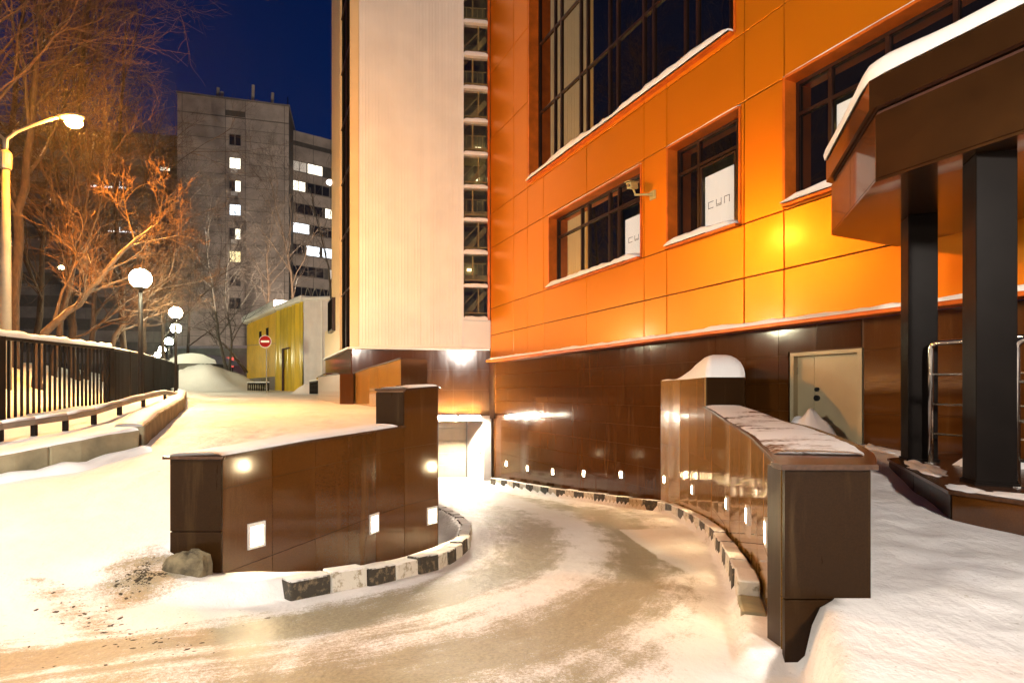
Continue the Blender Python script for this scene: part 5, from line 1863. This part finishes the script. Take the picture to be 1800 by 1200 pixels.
tree('bare_tree', pth((150, 680, 20), (165, 560, 20), (170, 430, 20.3), (180, 300, 20.5)), .16, 4, 'slender tree between the sodium lamp and the first globe lamp', (12, 7, 6, 4), (.5, .5, .5, .5), first=.2)
tree('bare_tree', pth((185, 670, 17.5), (200, 590, 17.5), (240, 540, 17.8), (305, 485, 18.5)), .13, 5, 'low snowy limb bending behind the first globe lamp', (9, 7, 5, 4), (.55, .5, .5, .5), first=.2, up=.2)
tree('bare_tree', pth((250, 660, 27), (255, 560, 27), (262, 440, 27.3), (270, 330, 27.6)), .18, 6, 'bushy tree behind the first globe lamp', (12, 7, 6, 4), (.5, .5, .5, .5), first=.15)
tree('bare_tree', pth((60, 670, 24), (70, 520, 24), (80, 360, 24.3), (100, 200, 24.6)), .22, 7, 'dark tree filling the background behind the left fence', (13, 7, 6, 4), (.5, .5, .5, .5), first=.15)
tree('bare_tree', pth((-90, 700, 14), (-80, 450, 14), (-40, 200, 14.3), (0, -40, 15), (40, -200, 15)), .2, 8, 'tree whose upper branches hang in from the left edge', (14, 7, 6, 4), (.42, .5, .5, .5), first=.3)
tree('birch_tree', pth((398, 662, 38), (385, 590, 38), (372, 500, 38), (360, 400, 38)), .17, 9, 'twin white birch trunks in front of the grey block', (12, 7, 6, 4), (.45, .5, .5, .5), 'birch_bark', 'twig', .15, first=.25)
tree('birch_tree', pth((402, 664, 38.5), (408, 600, 38.5), (395, 520, 38.5), (402, 440, 38.5)), .14, 10, 'spotted birch leaning beside the snow bank', (11, 7, 5, 4), (.45, .5, .5, .5), 'birch_bark', 'twig', .15, first=.25)
tree('bare_tree', pth((434, 655, 42), (400, 610, 42), (360, 580, 42), (325, 572, 42)), .16, 11, 'dark trunk slanting left from the yellow pavilion', (7, 6, 5, 4), (.4, .5, .5, .5), first=.3, up=.3)
tree('bare_tree', pth((515, 560, 48), (512, 480, 48), (498, 420, 48), (478, 330, 48.5), (468, 290, 49)), .18, 12, 'gnarled dark tree with snowy limbs behind the yellow pavilion', (14, 7, 6, 4), (.42, .5, .5, .5), first=.1)
tree('bare_tree', pth((470, 560, 46), (472, 500, 46), (468, 450, 46), (480, 400, 46)), .15, 13, 'twiggy bush like tree left of the gnarled tree', (14, 7, 6, 4), (.5, .5, .5, .5), first=.05)
tree('bare_tree', pth((585, 560, 30), (578, 470, 30), (560, 400, 30), (545, 330, 30.3)), .09, 14, 'thin pale branches reaching out beside the tower', (9, 5, 4), (.45, .5, .5), 'birch_bark', 'birch_bark', first=.2)
tree('bare_tree', pth((330, 640, 50), (332, 560, 50), (336, 480, 50), (340, 400, 50)), .2, 15, 'hazy tree in front of the left corner of the grey block', (13, 7, 6, 4), (.5, .5, .5, .5), first=.1)
tree('bare_tree', pth((130, 670, 19), (120, 480, 19), (128, 260, 19.2), (150, 60, 19.5), (165, -100, 20)), .2, 21, 'tall tree rising behind the sodium lamp head', (15, 8, 6, 4), (.36, .5, .5, .5), first=.25)
tree('bare_tree', pth((215, 670, 24), (215, 520, 24), (205, 330, 24.2), (215, 150, 24.5), (220, 40, 25)), .2, 22, 'tall twiggy tree left of the grey block', (15, 8, 6, 4), (.36, .5, .5, .5), first=.2)
tree('bare_tree', pth((20, 670, 21), (30, 480, 21), (20, 250, 21.2), (40, 20, 21.5), (50, -150, 22)), .24, 23, 'tall dark tree behind the sodium lamp pole', (15, 8, 6, 4), (.36, .5, .5, .5), first=.2)
tree('bare_tree', pth((285, 660, 33), (285, 560, 33), (280, 430, 33.2), (275, 320, 33.5), (270, 250, 34)), .18, 24, 'fine twigged tree under the corner of the grey block', (15, 8, 6, 4), (.36, .5, .5, .5), first=.15)
# small far lamp seen through the branches
fl_ = thing('distant_lamp', V(108, 470, 60), 'small distant yard lamp glimmering between branches', 'lamp')
ellipsoid(V(108, 470, 60), .3, .2, .2).build('lens', 'small_lamp', fl_, smooth=True)
p = V(108, 470, 60)
MB().tube([(p.x, p.y, 0), (p.x, p.y, p.z - .2)], .06, 6).build('pole', 'black_iron', fl_)
tl = thing('wall_lamp', V(579, 322, 26), 'bright small lamp at the far edge of the tower side', 'lamp')
c = Vector((-7.25, 22.6, 8.3))
ellipsoid(c, .12, .12, .10).build('lens', 'white_glow', tl, smooth=True)
MB().beam((-7.25, 22.6, 8.42), (-6.9, 22.7, 8.5), .05, .05).build('bracket', 'galvanised', tl)

# ------------------------------------------------------------------ thin haze volume added to make the lamps glow
hm = bpy.data.materials.new('haze_air'); hm.use_nodes = True
ht = hm.node_tree; ht.nodes.clear()
hv = ht.nodes.new('ShaderNodeVolumePrincipled'); ho = ht.nodes.new('ShaderNodeOutputMaterial')
hv.inputs['Density'].default_value = .0004
hv.inputs['Color'].default_value = (.92, .92, .95, 1)
hv.inputs['Anisotropy'].default_value = .85
ht.links.new(hv.outputs[0], ho.inputs['Volume'])
MAT['haze_air'] = hm
hz_ = MB().box(-262, 162, -62, 332, -5, 42).build('haze', 'haze_air')
struct(hz_, 'stuff', 'thin haze added for a glow round the street lamps')
S.cycles.volume_bounces = 0
